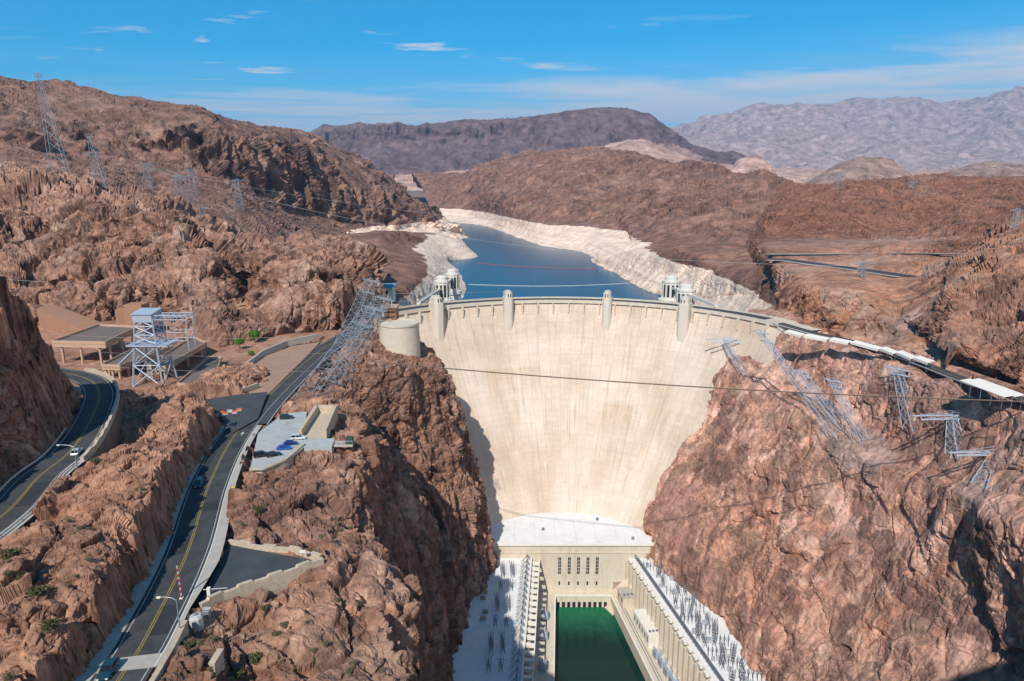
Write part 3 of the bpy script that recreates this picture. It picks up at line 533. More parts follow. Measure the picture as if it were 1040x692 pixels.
terrain('pink_foothills', [
    [T(380, 196, 4200), T(430, 195, 4200), T(480, 195, 4300), T(540, 190, 4400), T(600, 185, 4400), T(650, 186, 4400), T(700, 188, 4400), T(760, 186, 4500), T(830, 190, 4600), T(920, 190, 4600), T(1000, 190, 4600), T(1080, 190, 4600), T(1180, 190, 4600)],
    [T(380, 184, 4700), T(430, 182, 4700), T(480, 182, 4700), T(540, 170, 4900), T(600, 165, 4900), T(650, 158, 4900), T(700, 168, 4900), T(760, 176, 5000), T(830, 179, 5000), T(920, 180, 5000), T(1000, 179, 5000), T(1080, 178, 5000), T(1180, 178, 5000)],
    [T(380, 179, 5000), T(430, 178, 5000), T(480, 173, 5100), T(540, 160, 5400), T(600, 152, 5400), T(646, 143, 5500), T(690, 158, 5400), T(760, 171, 5600), T(830, 173, 6500), T(920, 174, 7000), T(1000, 172, 7000), T(1080, 172, 7000), T(1180, 172, 7000)],
    [T(380, 185, 5600), T(430, 186, 5600), T(480, 186, 5800), T(540, 180, 6000), T(600, 172, 6000), T(646, 160, 6000), T(690, 170, 6000), T(760, 176, 7000), T(830, 176, 9000), T(920, 176, 10000), T(1000, 174, 10000), T(1080, 174, 10000), T(1180, 174, 10000)],
], M_pink, amp=.35, L=110, seed=1100, gully=.8, small=1.2)
for i, (u0, u1, vt, t, s) in enumerate([(712, 790, 158, 3300, 0), (818, 935, 160, 3400, 1), (935, 1075, 165, 3500, 2)]):
    w = u1 - u0; f = [0, .16, .34, .52, .7, .86, 1]; hh = [0, .45, .85, 1, .93, .55, 0] if s != 0 else [0, .3, .5, .9, 1, .75, 0]
    vb = 188
    rows = [[T(u0 + w * a, vb + 4, t) for a in f], [T(u0 + w * a, vb - (vb - vt) * b * .55, t + 130) for a, b in zip(f, hh)],
            [T(u0 + w * a, vb - (vb - vt) * b, t + 330) for a, b in zip(f, hh)], [T(u0 + w * a, vb + 3, t + 900) for a in f]]
    terrain('desert_hill', rows, M_pink if s == 0 else rock_mat('dome_rock_%s' % 'abc'[s], [(.19, .12, .085), (.28, .19, .135), (.33, .24, .18), (.22, .14, .1)], (.11, .07, .06), (.32, .23, .17), 6, .5, flat_amt=.3, fine=.08), amp=.4, L=60, seed=1200 + 60 * i, gully=.6, small=1.2)
terrain('far_mountains', [
    [T(640, 196, 10500), T(700, 196, 10500), T(760, 196, 10500), T(820, 196, 10500), T(880, 196, 10500), T(940, 196, 10500), T(1000, 196, 10500), T(1060, 196, 10500), T(1140, 196, 10500)],
    [T(640, 168, 12800), T(700, 166, 12800), T(760, 165, 12800), T(820, 164, 12800), T(880, 163, 12800), T(940, 163, 12800), T(1000, 161, 12800), T(1060, 158, 12800), T(1140, 146, 13500)],
    [T(640, 148, 15000), T(700, 143, 15000), T(760, 136, 15000), T(820, 132, 15000), T(880, 130, 15000), T(940, 130, 15000), T(1000, 128, 15000), T(1060, 120, 15000), T(1140, 120, 15000)],
    [T(640, 146, 16500), T(692, 137, 16500), T(760, 121, 16500), T(805, 115, 16500), T(870, 112, 16500), T(925, 108, 16500), T(965, 111, 16500), T(1040, 99, 16500), T(1140, 96, 16500)],
    [T(640, 160, 19000), T(700, 150, 19000), T(760, 140, 19000), T(820, 135, 19000), T(880, 132, 19000), T(940, 130, 19000), T(1000, 128, 19000), T(1060, 120, 19000), T(1140, 118, 19000)],
], M_far, amp=.42, L=520, seed=1300, gully=.6, small=.7, calm=.45, facets=.35, extra=(1500, 1.0, lambda G: 1 + 0 * G[..., 0]))

# ground sheet out to the horizon, with the canyon and reservoir left open
gm = rock_mat('desert_floor', [(.25, .15, .1), (.32, .2, .14), (.36, .24, .17), (.28, .17, .11)], (.2, .12, .09), (.34, .22, .15), 20, .3, fine=.05)
g = MB(); xs = [-26000, -420, 420, 26000]; ys = [-26000, -200, 620, 26000]
for i in range(3):
    for j in range(3):
        z = -70 if j == 2 else -200
        g.add([(xs[i], ys[j], z), (xs[i + 1], ys[j], z), (xs[i + 1], ys[j + 1], z), (xs[i], ys[j + 1], z)], [(0, 1, 2, 3)])
tag(g.build('desert_ground', gm), kind='structure')

# ---- water
wm, k, b = newmat('lake_water'); gg = k.n('ShaderNodeNewGeometry')
b.inputs['Base Color'].default_value = (.002, .078, .14, 1); b.inputs['Roughness'].default_value = .2; b.inputs['Specular IOR Level'].default_value = .2; b.inputs['IOR'].default_value = 1.33
bp = k.n('ShaderNodeBump'); bp.inputs['Strength'].default_value = .35; bp.inputs['Distance'].default_value = .25
k.l(k.math('ADD', k.noise(k.scalev(gg.outputs['Position'], (.12, .35, 1)), 1., 4, .6), k.math('MULTIPLY', k.noise(gg.outputs['Position'], .02, 4), 1.5)), bp.inputs['Height']); k.l(bp.outputs[0], b.inputs['Normal'])
lk = MB(); inner = [arc(163, a) for a in range(160, 9, -6)]
outer = [(-260, 700), (-300, 1000), (-320, 1400), (-360, 1900), (-420, 2400), (-480, 2900), (-200, 2950), (0, 2900), (200, 2600), (350, 2100), (420, 1800), (420, 1400), (380, 1000), (330, 700)]
n_i = len(inner); vs = [(p[0], p[1], -53) for p in inner] + [(x, y, -53) for x, y in outer]
lk.add(vs, [tuple(range(n_i)) + tuple(range(len(vs) - 1, n_i - 1, -1))])
tag(lk.build('lake', wm), kind='structure')
tm, k, b = newmat('tailrace_green_water'); gg = k.n('ShaderNodeNewGeometry'); sx = k.n('ShaderNodeSeparateXYZ'); k.l(gg.outputs['Position'], sx.inputs[0])
yy = k.math('ADD', sx.outputs[1], k.math('MULTIPLY', k.noise(gg.outputs['Position'], .12, 5, .65, 1.), 34))
k.l(k.ramp(k.math('MULTIPLY', k.math('SUBTRACT', yy, 360.), 1 / 50.), [(.3, (.003, .026, .02)), (.6, (.004, .075, .04)), (.93, (.014, .14, .062))]), b.inputs['Base Color'])
b.inputs['Roughness'].default_value = .1; b.inputs['IOR'].default_value = 1.33
bp = k.n('ShaderNodeBump'); bp.inputs['Strength'].default_value = .4; bp.inputs['Distance'].default_value = .12
k.l(k.noise(gg.outputs['Position'], .6, 4, .6), bp.inputs['Height']); k.l(bp.outputs[0], b.inputs['Normal'])
rv = MB(); rv.add([(-30, -180, -178), (140, -180, -178), (120, 395, -178), (-20, 395, -178)], [(0, 1, 2, 3)])
tag(rv.build('river', tm), kind='structure')
# ================================================================== DAM
def rdn(z): return 155.0 - 88.0 * (np.abs(np.minimum(z, 0)) / 136.0) ** 1.25
def dam_mat():
    m, k, b = newmat('weathered_dam_concrete'); uv = k.n('ShaderNodeUVMap'); uv.uv_map = 'UVMap'; U = uv.outputs[0]
    sx = k.n('ShaderNodeSeparateXYZ'); k.l(U, sx.inputs[0])
    big = k.noise(U, .018, 6, .6, .5); c = k.ramp(big, [(.36, (.53, .41, .305)), (.5, (.615, .49, .38)), (.62, (.665, .55, .45))])
    # vertical lift panels: each joint column is a slightly different pour
    def cell(su, sv, seed):
        cb = k.n('ShaderNodeCombineXYZ'); k.l(k.math('FLOOR', k.math('MULTIPLY', sx.outputs[0], su)), cb.inputs[0]); k.l(k.math('FLOOR', k.math('MULTIPLY', sx.outputs[1], sv)), cb.inputs[1]); cb.inputs[2].default_value = seed
        wn = k.n('ShaderNodeTexWhiteNoise'); wn.noise_dimensions = '3D'; k.l(cb.outputs[0], wn.inputs['Vector']); return wn.outputs['Value']
    c = k.mix(1., c, k.ramp(cell(1 / 9.2, 1 / 15., 1.), [(0, .95), (1, 1.045)]), 'MULTIPLY')
    c = k.mix(1., c, k.ramp(cell(1 / 9.2, 1 / 1.52, 5.), [(0, .965), (1, 1.03)]), 'MULTIPLY')
    # joints
    fj = k.math('ABSOLUTE', k.math('SUBTRACT', k.math('FRACT', k.math('MULTIPLY', sx.outputs[0], 1 / 9.2)), .5))
    c = k.mix(k.math('MULTIPLY', k.ramp(fj, [(.465, 0.), (.49, 1.)]), .36), c, (.30, .22, .15))
    fl = k.math('ABSOLUTE', k.math('SUBTRACT', k.math('FRACT', k.math('MULTIPLY', sx.outputs[1], 1 / 7.6)), .5))
    c = k.mix(k.math('MULTIPLY', k.ramp(fl, [(.455, 0.), (.485, 1.)]), .15), c, (.34, .27, .2))
    # rust and water streaks running down
    st = k.noise(k.scalev(U, (.35, .022, 1)), 1., 6, .6, .25); st2 = k.noise(k.scalev(U, (.05, .03, 1)), 1., 4, .6, 1.)
    c = k.mix(k.math('MULTIPLY', k.ramp(st, [(.52, 0.), (.68, .6)]), k.ramp(st2, [(.42, .1), (.62, 1.)])), c, (.36, .25, .155))
    st3 = k.noise(k.scalev(U, (.9, .05, 1)), 1.3, 5, .6, .2); c = k.mix(k.ramp(st3, [(.56, 0.), (.7, .28)]), c, (.36, .29, .23))
    st4 = k.noise(k.scalev(U, (.22, .05, 1)), 2.3, 5, .6, .4); c = k.mix(k.ramp(st4, [(.58, 0.), (.7, .45)]), c, (.78, .72, .62))
    # rust-brown seepage patches with a square top, as the pours leave them
    c = k.mix(k.math('MULTIPLY', k.math('MULTIPLY', k.ramp(cell(1 / 18.4, 1 / 22.8, 9.), [(.86, 0.), (.9, 1.)]), k.ramp(k.math('FRACT', k.math('MULTIPLY', sx.outputs[1], 1 / 22.8)), [(.1, 0.), (.9, .45), (.97, .15), (1., 0.)])), k.ramp(st, [(.4, .3), (.6, 1.)])), c, (.40, .26, .15))
    c = k.mix(1., c, k.ramp(k.noise(U, .9, 5, .65), [(.3, .93), (.7, 1.07)]), 'MULTIPLY')
    k.l(c, b.inputs['Base Color']); b.inputs['Roughness'].default_value = .92
    bp = k.n('ShaderNodeBump'); bp.inputs['Strength'].default_value = .25; bp.inputs['Distance'].default_value = .4
    k.l(k.noise(U, .5, 6, .6), bp.inputs['Height']); k.l(bp.outputs[0], b.inputs['Normal'])
    return m
M_dam = dam_mat()
M_conc = simple_mat('pale_concrete', (.60, .52, .41), .9, .10, .25, stain=(.42, .34, .26), bump=.2)
M_conc_w = simple_mat('white_painted_concrete', (.76, .71, .62), .85, .07, .25)
M_conc_g = simple_mat('grey_concrete', (.44, .39, .33), .9, .14, .4, bump=.2)
M_white = simple_mat('white_roof_coating', (.76, .75, .72), .8, .07, .12, stain=(.62, .59, .54))
M_dark = simple_mat('dark_opening', (.02, .02, .022), .6, .2, .5)
M_win = glass_mat('window_glass', (.03, .035, .04))
M_asph = simple_mat('asphalt', (.058, .057, .058), .9, .4, .22, bump=.2)
M_asph2 = simple_mat('patched_asphalt', (.058, .064, .068), .9, .25, .2, bump=.2)
M_asph3 = simple_mat('repaired_asphalt', (.036, .036, .038), .9, .3, .6)
M_yel = simple_mat('yellow_road_paint', (.30, .21, .045), .8, .4, 1.2)
M_wht = simple_mat('white_road_paint', (.45, .45, .44), .8, .4, 1.2)
M_steel = simple_mat('galvanised_steel', (.34, .37, .41), .45, .12, .8, metal=.55)
M_steel_d = simple_mat('dull_grey_steel', (.20, .215, .24), .5, .12, .8, metal=.4)
M_paint = simple_mat('silver_painted_steel', (.41, .46, .53), .5, .08, .6, metal=.2)

M_tow = simple_mat('tower_concrete', (.61, .545, .45), .9, .08, .25, stain=(.52, .45, .36))
ths = np.radians(np.arange(148, 15.9, -1.0)); zs = np.array([-195, -170, -150, -136, -122, -108, -96, -84, -72, -62, -52, -43, -35, -28, -22, -16, -11, -7, -4, -2.2, -1.0])
def dam_body():
    prof = [(float(rdn(z)), z) for z in zs] + [(154.2, -1.0), (154.2, .02), (169.5, .02), (170.5, -80), (172, -195)]
    V = []; 
    for a in ths:
        for r, z in prof: V.append((CX + r * math.cos(a), CY + r * math.sin(a), z))
    o = mesh_np('concrete_dam', np.array(V), grid_faces(len(ths), len(prof))[:, ::-1], M_dam, False)
    me = o.data; me.polygons.foreach_set('use_smooth', [True] * len(me.polygons)); me.set_sharp_from_angle(angle=R(30))
    uvl = me.uv_layers.new(name='UVMap'); n = len(prof)
    # (arc length at crest radius, height); the face is far steeper than it is wide so columns narrow downward like the joints do
    uv = [(-(ths[i // n]) * 155.0, prof[i % n][1]) for i in range(len(V))]
    li = np.zeros(len(me.loops), np.int32); me.loops.foreach_get('vertex_index', li)
    uvl.data.foreach_set('uv', np.array(uv, np.float32)[li].ravel())
    return o
dam = dam_body(); tag(dam, 'huge curved pale concrete arch dam holding back the blue lake', 'dam')
def arc_wall(r0, r1, z0, z1, a0, a1, step=1.0):
    m = MB(); A = np.arange(a0, a1 - .001, -step); V = []
    for a in A:
        for r, z in ((r0, z0), (r0, z1), (r1, z1), (r1, z0)): V.append(arc(r, a, z))
    fs = []
    for i in range(len(A) - 1):
        for q in range(4): fs.append((i * 4 + q, i * 4 + (q + 1) % 4, (i + 1) * 4 + (q + 1) % 4, (i + 1) * 4 + q))
    fs += [(0, 1, 2, 3), tuple(len(V) - 4 + q for q in (3, 2, 1, 0))]
    return m.add(V, fs)
arc_wall(153.3, 154.3, -1.3, 1.15, 141, 24).build('parapet', M_conc, dam)
arc_wall(168.6, 169.4, -.5, 1.2, 141, 24).build('parapet', M_conc, dam)
for a in np.arange(136, 26, -4.55):
    cor = MB(); p = arc(152.6, a); cor.obox(p, (math.cos(R(a)), math.sin(R(a))), (-math.sin(R(a)), math.cos(R(a))), 3.2, .8, -9, -1.1); cor.build('corbel', M_conc, dam)
def ang_of(p): return math.degrees(math.atan2(p[1] - CY, p[0] - CX))
for u, v, wd in ((438, 312, 8.2), (512, 305, 7.0), (617.5, 307, 7.0), (700, 313, 8.2)):
    a = ang_of(Z(u, v, 0)); rx = np.array([math.cos(R(a)), math.sin(R(a))]); ry = np.array([-rx[1], rx[0]]); m = MB()
    def oct_(r_in, r_out, w, z0, z1):
        P = [(r_out, -w / 2), (r_in + w * .28, -w / 2), (r_in, -w * .24), (r_in, w * .24), (r_in + w * .28, w / 2), (r_out, w / 2)]
        m.prism([tuple(np.array([CX, CY]) + rx * r + ry * s) for r, s in P], z0, z1)
    big = wd > 7.5
    oct_(145.2 if big else 146.4, 155.5, wd, -34, 4.6); oct_(146.6, 155.2, wd * .8, 4.6, 8.4); oct_(147.6, 154.6, wd * .55, 8.4, 9.6)
    t_ = m.build('elevator_tower', M_tow, dam)
    for s in (-wd * .13, wd * .13): dm = MB(); dm.obox(np.array([CX, CY]) + rx * 146.5 + ry * s, rx, ry, .3, .55, 5.2, 7.6); dm.build('window', M_dark, t_)

def ribbon(name, L, a, b, dz, mat, kind='structure', i0=0, i1=None, dash=None):
    P = L[i0:i1]; d = np.gradient(P[:, :2], axis=0); d /= np.linalg.norm(d, axis=1, keepdims=True) + 1e-9; nr = np.stack([d[:, 1], -d[:, 0]], 1)   # to the right of travel
    a, b = ((q(P) if callable(q) else np.full(len(P), float(q)))[:, None] for q in (a, b))
    V = np.concatenate([np.c_[P[:, :2] + nr * a, P[:, 2] + dz], np.c_[P[:, :2] + nr * b, P[:, 2] + dz]]); n = len(P)
    Fq = [(i, n + i, n + i + 1, i + 1) for i in range(n - 1) if not dash or (i // dash) % 3 == 0]
    o = mesh_np(name, V, np.array(Fq), mat); o['kind'] = kind; return o
def wall_along(L, off, thick, h, mat, name, parent=None, z0=-.6, i0=0, i1=None, cren=None):
    P = L[i0:i1]; d = np.gradient(P[:, :2], axis=0); d /= np.linalg.norm(d, axis=1, keepdims=True) + 1e-9; nr = np.stack([d[:, 1], -d[:, 0]], 1)
    m = MB(); V = []; n = len(P)
    for i in range(n):
        hh = h + (cren[1] if cren and (i // cren[0]) % 2 else 0)
        for o_, z in ((off - thick / 2, z0), (off - thick / 2, hh), (off + thick / 2, hh), (off + thick / 2, z0)): V.append((*(P[i, :2] + nr[i] * o_), P[i, 2] + z))
    fs = [(i * 4 + q, i * 4 + (q + 1) % 4, (i + 1) * 4 + (q + 1) % 4, (i + 1) * 4 + q) for i in range(n - 1) for q in range(4)] + [(0, 1, 2, 3), tuple(len(V) - 4 + q for q in (3, 2, 1, 0))]
    return m.add(V, fs).build(name, mat, parent)
def idx(L, p): return int(np.hypot(L[:, 0] - p[0], L[:, 1] - p[1]).argmin())

# ================================================================== ROADS
ribbon('crest_road', CREST, -6.5, 6.5, .05, M_asph)
def lw(k, e=0.0): return lambda P: k * np.interp(P[:, 1], [90, 120, 170, 230], [4.0, 4.4, 5.0, 5.4]) + e
ribbon('canyon_road', LOWER, lw(-1), lw(1), .0, M_asph)
iA = idx(LOWER, (-94, 225)); iB = idx(LOWER, (-101, 310)); iC = idx(LOWER, (-100, 372))
ribbon('canyon_road_widening', LOWER, 5.3, 8.9, -.004, M_asph2, i0=iA, i1=iC)
ribbon('upper_road', UPPER, -4.7, 4.7, .0, M_asph)
ribbon('east_road', EAST, -3.9, 3.9, .0, M_asph)
for nm, L, i0, i1 in (('canyon_road', LOWER, 0, -30), ('upper_road', UPPER, 0, None)):
    ribbon(nm + '_marking', L, -.28, -.10, .02, M_yel, i0=i0, i1=i1); ribbon(nm + '_marking', L, .10, .28, .02, M_yel, i0=i0, i1=i1)
    ribbon(nm + '_marking', L, lw(-1, .55) if L is LOWER else -4.1, lw(-1, .7) if L is LOWER else -3.95, .02, M_wht, i0=i0, i1=i1); ribbon(nm + '_marking', L, lw(1, -.7) if L is LOWER else 3.95, lw(1, -.55) if L is LOWER else 4.1, .02, M_wht, i0=i0, i1=i1)
ribbon('east_road_marking', EAST, -.15, .15, .02, M_yel)
for a_, b_, y0, y1 in ((.4, 3.2, 96, 108), (-3.6, -.5, 128, 139), (.5, 4.0, 150, 158), (-4.2, -2.2, 176, 205), (1.0, 4.6, 200, 209), (-4.6, -.6, 236, 252)): ribbon('asphalt_repair', LOWER, a_, b_, .008, M_asph3, i0=int(np.abs(LOWER[:, 1] - y0).argmin()), i1=int(np.abs(LOWER[:, 1] - y1).argmin()))
for a_, b_, y0, y1 in ((.4, 3.4, 132, 146), (-3.8, -.5, 168, 182)): ribbon('asphalt_repair', UPPER, a_, b_, .008, M_asph3, i0=int(np.abs(UPPER[:, 1] - y0).argmin()), i1=int(np.abs(UPPER[:, 1] - y1).argmin()))
# pavement strip with kerb along the canyon side of the lower road, gutter slab along the rock
ribbon('roadside_pavement', LOWER, lw(1), lambda P: np.interp(P[:, 1], [104, 122], [5.0, 7.0]), .14, M_conc_g, i0=idx(LOWER, (-57, 88)), i1=iA)
ribbon('roadside_kerb_face', LOWER, lw(1, -.02), lw(1, .12), .141, M_conc_w, i0=idx(LOWER, (-57, 88)), i1=iA)
ribbon('rock_side_gutter', LOWER, lw(-1, -2.6), lw(-1), .05, M_conc_g, i0=0, i1=idx(LOWER, (-95, 235)))
ribbon('upper_road_verge', UPPER, 4.7, 6.3, .02, M_conc_g, i0=0, i1=idx(UPPER, (-115, 165)))
# a concrete slab across the lower road, bottom of the picture
ribbon('road_slab', LOWER, -6.0, 4.3, .03, M_conc_g, i0=idx(LOWER, (-57.2, 86)), i1=idx(LOWER, (-58.2, 93)))
def flat_poly(name, pts, mat, kind='structure'):
    m = MB(); m.add(pts, [tuple(range(len(pts)))]); o = m.build(name, mat)
    if o.data.polygons[0].normal.z < 0: o.data.flip_normals()
    o['kind'] = kind; return o
# asphalt turn-out beside the road and pale parking deck farther on
flat_poly('turnout_lot', LOTP, M_asph2)
M_park = simple_mat('pale_parking_concrete', (.40, .40, .385), .9, .14, .3, stain=(.28, .27, .26))
flat_poly('parking_deck', [p if i not in (3, 4) else (Z(312, 418, 7.6) if i == 3 else Z(306, 446, 7.8)) for i, p in enumerate(PKP)], M_park)
# ================================================================== POWERHOUSE
def lerp(a, b, f): return a + (b - a) * f
ZR, ZC, ZQ = -146.0, -136.0, -170.0
cen = empty('powerhouse', (40, 396, ZQ)); tag(cen, 'tan central powerhouse with white roof at the foot of the dam', 'powerhouse')
def rel(o, p): return p
def child(m, name, mat, parent, smooth=False):
    o = m.build(name, mat, parent, smooth); o.matrix_parent_inverse = Matrix.Translation(parent.location).inverted() @ Matrix.Identity(4) if parent.parent is None else Matrix.Identity(4)
    return o
fx0, fx1 = -19.5, 98.5
arcp = [tuple(arc(73.0, a)[:2]) for a in np.arange(24, 157, 6)]
body = [(fx0, 396.4), (fx1, 396.4)] + [p for p in arcp if p[1] > 397]
m = MB(); m.prism(body, -195, ZC - .9); child(m, 'wall', M_conc, cen)
m = MB(); m.prism([(fx0 - .8, 395.6), (fx1 + .8, 395.6)] + [p for p in arcp if p[1] > 397], ZC - .9, ZC); child(m, 'roof', M_white, cen)
m = MB(); m.box((fx0 - .9, 395.2, ZC - .6), (fx1 + .9, 396.3, ZC + .7)); child(m, 'roof_parapet', M_conc_w, cen)
m = MB(); m.box((fx0, 395.9, ZC - 6.4), (fx1, 396.5, ZC - 5.6)); child(m, 'cornice', M_conc, cen)
for u in (568.6, 578.5, 588, 597.5, 607):
    x = Z(u, 572, -148)[0]; wm_ = MB(); wm_.box((x - .9, 396.15, -157.2), (x + .9, 396.45, -145.4)); wd = child(wm_, 'window', M_win, cen)
    mu = MB(); mu.box((x - .1, 396.01, -157.1), (x + .1, 396.19, -145.5))
    for q in range(1, 5): mu.box((x - .9, 396.0, -157.2 + q * 2.36 - .12), (x + .9, 396.2, -157.2 + q * 2.36 + .12))
    o = mu.build('window_frame', M_conc, wd)
    sm = MB(); sm.box((x - .5, 396.15, -165.2), (x + .5, 396.45, -162.8)); child(sm, 'vent', M_dark, cen)
m = MB(); m.box((66, 396.1, -170), (73, 396.45, -163)); child(m, 'door', simple_mat('tan_door', (.34, .27, .2), .8), cen)
for x0 in np.arange(-12, 96, 13.5): m = MB(); m.box((x0, 399, ZC), (x0 + .12, 432 - abs(x0 - 38) * .22, ZC + .06)); child(m, 'roof_seam', M_conc_g, cen)
for (x, y) in ((58, 428), (20, 414), (78, 402)):
    m = MB(); m.box((x, y, ZC), (x + 1.6, y + 1.6, ZC + 1.4)); child(m, 'roof_vent', M_steel_d, cen)

# quay around the tailrace
qy = MB()
qz0, qz1 = -195, ZQ
qy.prism([(12.7, 396.6), (12.7, 391), (78, 391), (78, 396.6)], qz0, qz1)
qy.prism([(12.5, 391), (28, 391), (22.6, 316), (13, 180), (-4, 180), (4.8, 285)], qz0, qz1 - .02)
qy.prism([(64, 391), (78, 391), (97.5, 285), (117, 178), (101, 178), (76, 310)], qz0, qz1 - .02)
quay = tag(qy.build('tailrace_quay', M_conc), 'tan concrete quay framing the green tailrace water', 'quay')
cp_ = MB()
for a_, b_ in (((28, 391), (22.6, 316)), ((22.6, 316), (13, 180)), ((64, 391), (76, 310)), ((76, 310), (101, 178)), ((28, 391.2), (64, 391.2))):
    a_ = np.array(a_, float); b_ = np.array(b_, float); d = (b_ - a_) / np.linalg.norm(b_ - a_); c = (a_ + b_) / 2
    cp_.obox(c, d, (-d[1], d[0]), np.linalg.norm(b_ - a_), .7, ZQ, ZQ + .9)
cp_.build('kerb', M_conc_w, quay)
tt = MB()
for x in np.arange(29, 63, 3.4): tt.box((x, 390.7, -177.9), (x + 1.9, 391.02, -174.2))
tt.build('outlet', M_dark, quay)
rl = MB()
for off in (3.5, 5.0):
    a_ = np.array([64 + off, 390.]); b_ = np.array([76 + off * 1.02, 310.]); c_ = np.array([101 + off, 178.])
    for p, q in ((a_, b_), (b_, c_)):
        d = (q - p) / np.linalg.norm(q - p); rl.obox((p + q) / 2, d, (-d[1], d[0]), np.linalg.norm(q - p), .35, ZQ, ZQ + .22)
rl.build('rail', M_steel_d, quay)

# the two wings
def wing(inner, outer, sgn, label):
    """inner/outer: polylines (x, y) from the dam outwards; sgn: direction from the wing to the water"""
    w_ = empty('powerhouse_wing', (inner[0][0], inner[0][1], ZQ)); tag(w_, label, 'powerhouse', 'powerhouse wings along the canyon')
    poly = list(inner) + list(outer)[::-1]
    m = MB(); m.prism(poly, -195, ZR - .8); child(m, 'wall', M_conc, w_)
    m = MB(); m.prism(poly, ZR - .8, ZR); child(m, 'roof', M_white, w_)
    P = densify([(x, y, 0) for x, y in inner], 1.0)
    par = MB(); d = np.gradient(P[:, :2], axis=0); d /= np.linalg.norm(d, axis=1, keepdims=True)
    a_, b_ = P[0, :2], P[-1, :2]; dd = (b_ - a_) / np.linalg.norm(b_ - a_); nn = np.array([-dd[1], dd[0]]); nn = nn * np.sign(nn[0]) * sgn
    par.obox((a_ + b_) / 2 - nn * .1, dd, nn, np.linalg.norm(b_ - a_), 1.0, ZR + .002, ZR + 1.1); child(par, 'roof_parapet', M_conc_w, w_)
    Ltot = np.linalg.norm(b_ - a_); nb = int(Ltot / 6.1)
    for i in range(nb):
        c = a_ + dd * (i + .5) * Ltot / nb
        bt = MB(); e = c - dd * Ltot / nb * .5
        bt.obox(e + nn * 1.2, dd, nn, 1.5, 2.6, -195, ZR - 1.2); child(bt, 'pilaster', M_conc, w_)
        wn = MB(); wn.obox(c + nn * .05, dd, nn, 1.7, .4, ZQ + 6, ZR - 3.4); wo = child(wn, 'window', M_win, w_)
        mb = MB()
        mb.obox(c + nn * .22, dd, nn, .14, .12, ZQ + 6.1, ZR - 3.5)
        for z in np.arange(ZQ + 8, ZR - 4, 2.3): mb.obox(c + nn * .22, dd, nn, 1.7, .12, z, z + .18)
        mb.build('window_frame', M_conc, wo)
    return w_, a_, b_, dd, nn, nb, Ltot
WL = wing([(12.7, 396.2), (4.8, 285), (-3.2, 172)], [(-40, 396.2), (-55, 285), (-50, 172)], 1, 'west powerhouse wing with white roof half in cliff shade')
WE = wing([(76.2, 396.2), (97.7, 285), (118.5, 178)], [(125, 396.2), (145, 285), (160, 178)], -1, 'east powerhouse wing with pilastered wall and sunlit white roof')
# cantilevered white brackets along the west wing's edge, dark slots between
w_, a_, b_, dd, nn, nb, Lt = WL
for i in range(22):
    c = a_ + dd * (4 + i * 6.1)
    m = MB(); m.obox(c + nn * 2.6, dd, nn, 1.5, 5.0, ZR - 2.2, ZR - .3); child(m, 'bracket', M_conc_w, w_)
m = MB(); m.obox((a_ + b_) / 2 + nn * 5.2, dd, nn, Lt, .6, ZR - 1.6, ZR - .25); child(m, 'edge_beam', M_conc_w, w_)
# dark steel walkway behind the east wing's parapet
w_, a_, b_, dd, nn, nb, Lt = WE
m = MB(); m.obox((a_ + b_) / 2 - nn * 4.3, dd, nn, Lt - 3, 2.0, ZR, ZR + .8)
for s in np.arange(1, Lt - 2, 3.0): m.obox(a_ + dd * s - nn * 3.2, dd, nn, .35, .35, ZR, ZR + 2.8)
m.obox((a_ + b_) / 2 - nn * 3.2, dd, nn, Lt - 3, .25, ZR + 2.7, ZR + 2.95); child(m, 'walkway', M_steel_d, w_)
for i in range(nb):
    m = MB(); m.obox(a_ + dd * (i + .5) * Lt / nb + nn * .9, dd, nn, 3.4, 1.8, ZR - .6, ZR + .9); child(m, 'parapet_cap', M_conc_w, w_)

# ---- steel switchgear standing on the wing roofs
def switch_rack(n):
    f = MB(); Ln = (n - 1) * 2.1
    for i in range(n):
        y = -Ln / 2 + i * 2.1
        f.bar((-1.0, y, 0), (0, y, 4.2), .13); f.bar((1.0, y, 0), (0, y, 4.2), .13); f.bar((-.5, y, 2.1), (.5, y, 2.1), .12)
        f.bar((-1.3, y, 4.3), (1.3, y, 4.3), .15)
        for q in (-1.1, 0, 1.1): f.bar((q, y, 4.3), (q * 1.25, y, 5.9), .17, 6, .08)
    f.bar((0, -Ln / 2, 4.3), (0, Ln / 2, 4.3), .14)
    return f.build('switch_rack', M_steel_d)
racks = [switch_rack(6), switch_rack(4), switch_rack(3)]
def put_rack(x, y, rz, label, group, kind=0):
    o = racks[kind].copy(); COL.objects.link(o); o.location = (x, y, ZR); o.rotation_euler.z = rz; tag(o, label, 'switchgear', group); return o
for j, y in enumerate((379, 345, 310)):
    x = lerp(12.7, 4.8, (396 - y) / 111)
    for i, off in enumerate((17.5, 11.5)):
        pl = ('end nearest the dam', 'middle', 'end nearest the viewer')[j]
        put_rack(x - off, y, .07, 'row of dark switch frames on west wing roof, %s, %s row' % (pl, ('cliff-side', 'water-side')[i]), 'switch racks on the west wing roof')
for j, (y, off) in enumerate(((362, 17), (362, 11), (328, 17), (328, 11), (293, 17), (293, 11))):
    put_rack(lerp(12.7, 4.8, (396 - y) / 111) - off, y, .07, 'short dark switch frames between the long rows on west wing roof', 'short switch racks on the west wing roof', 2)
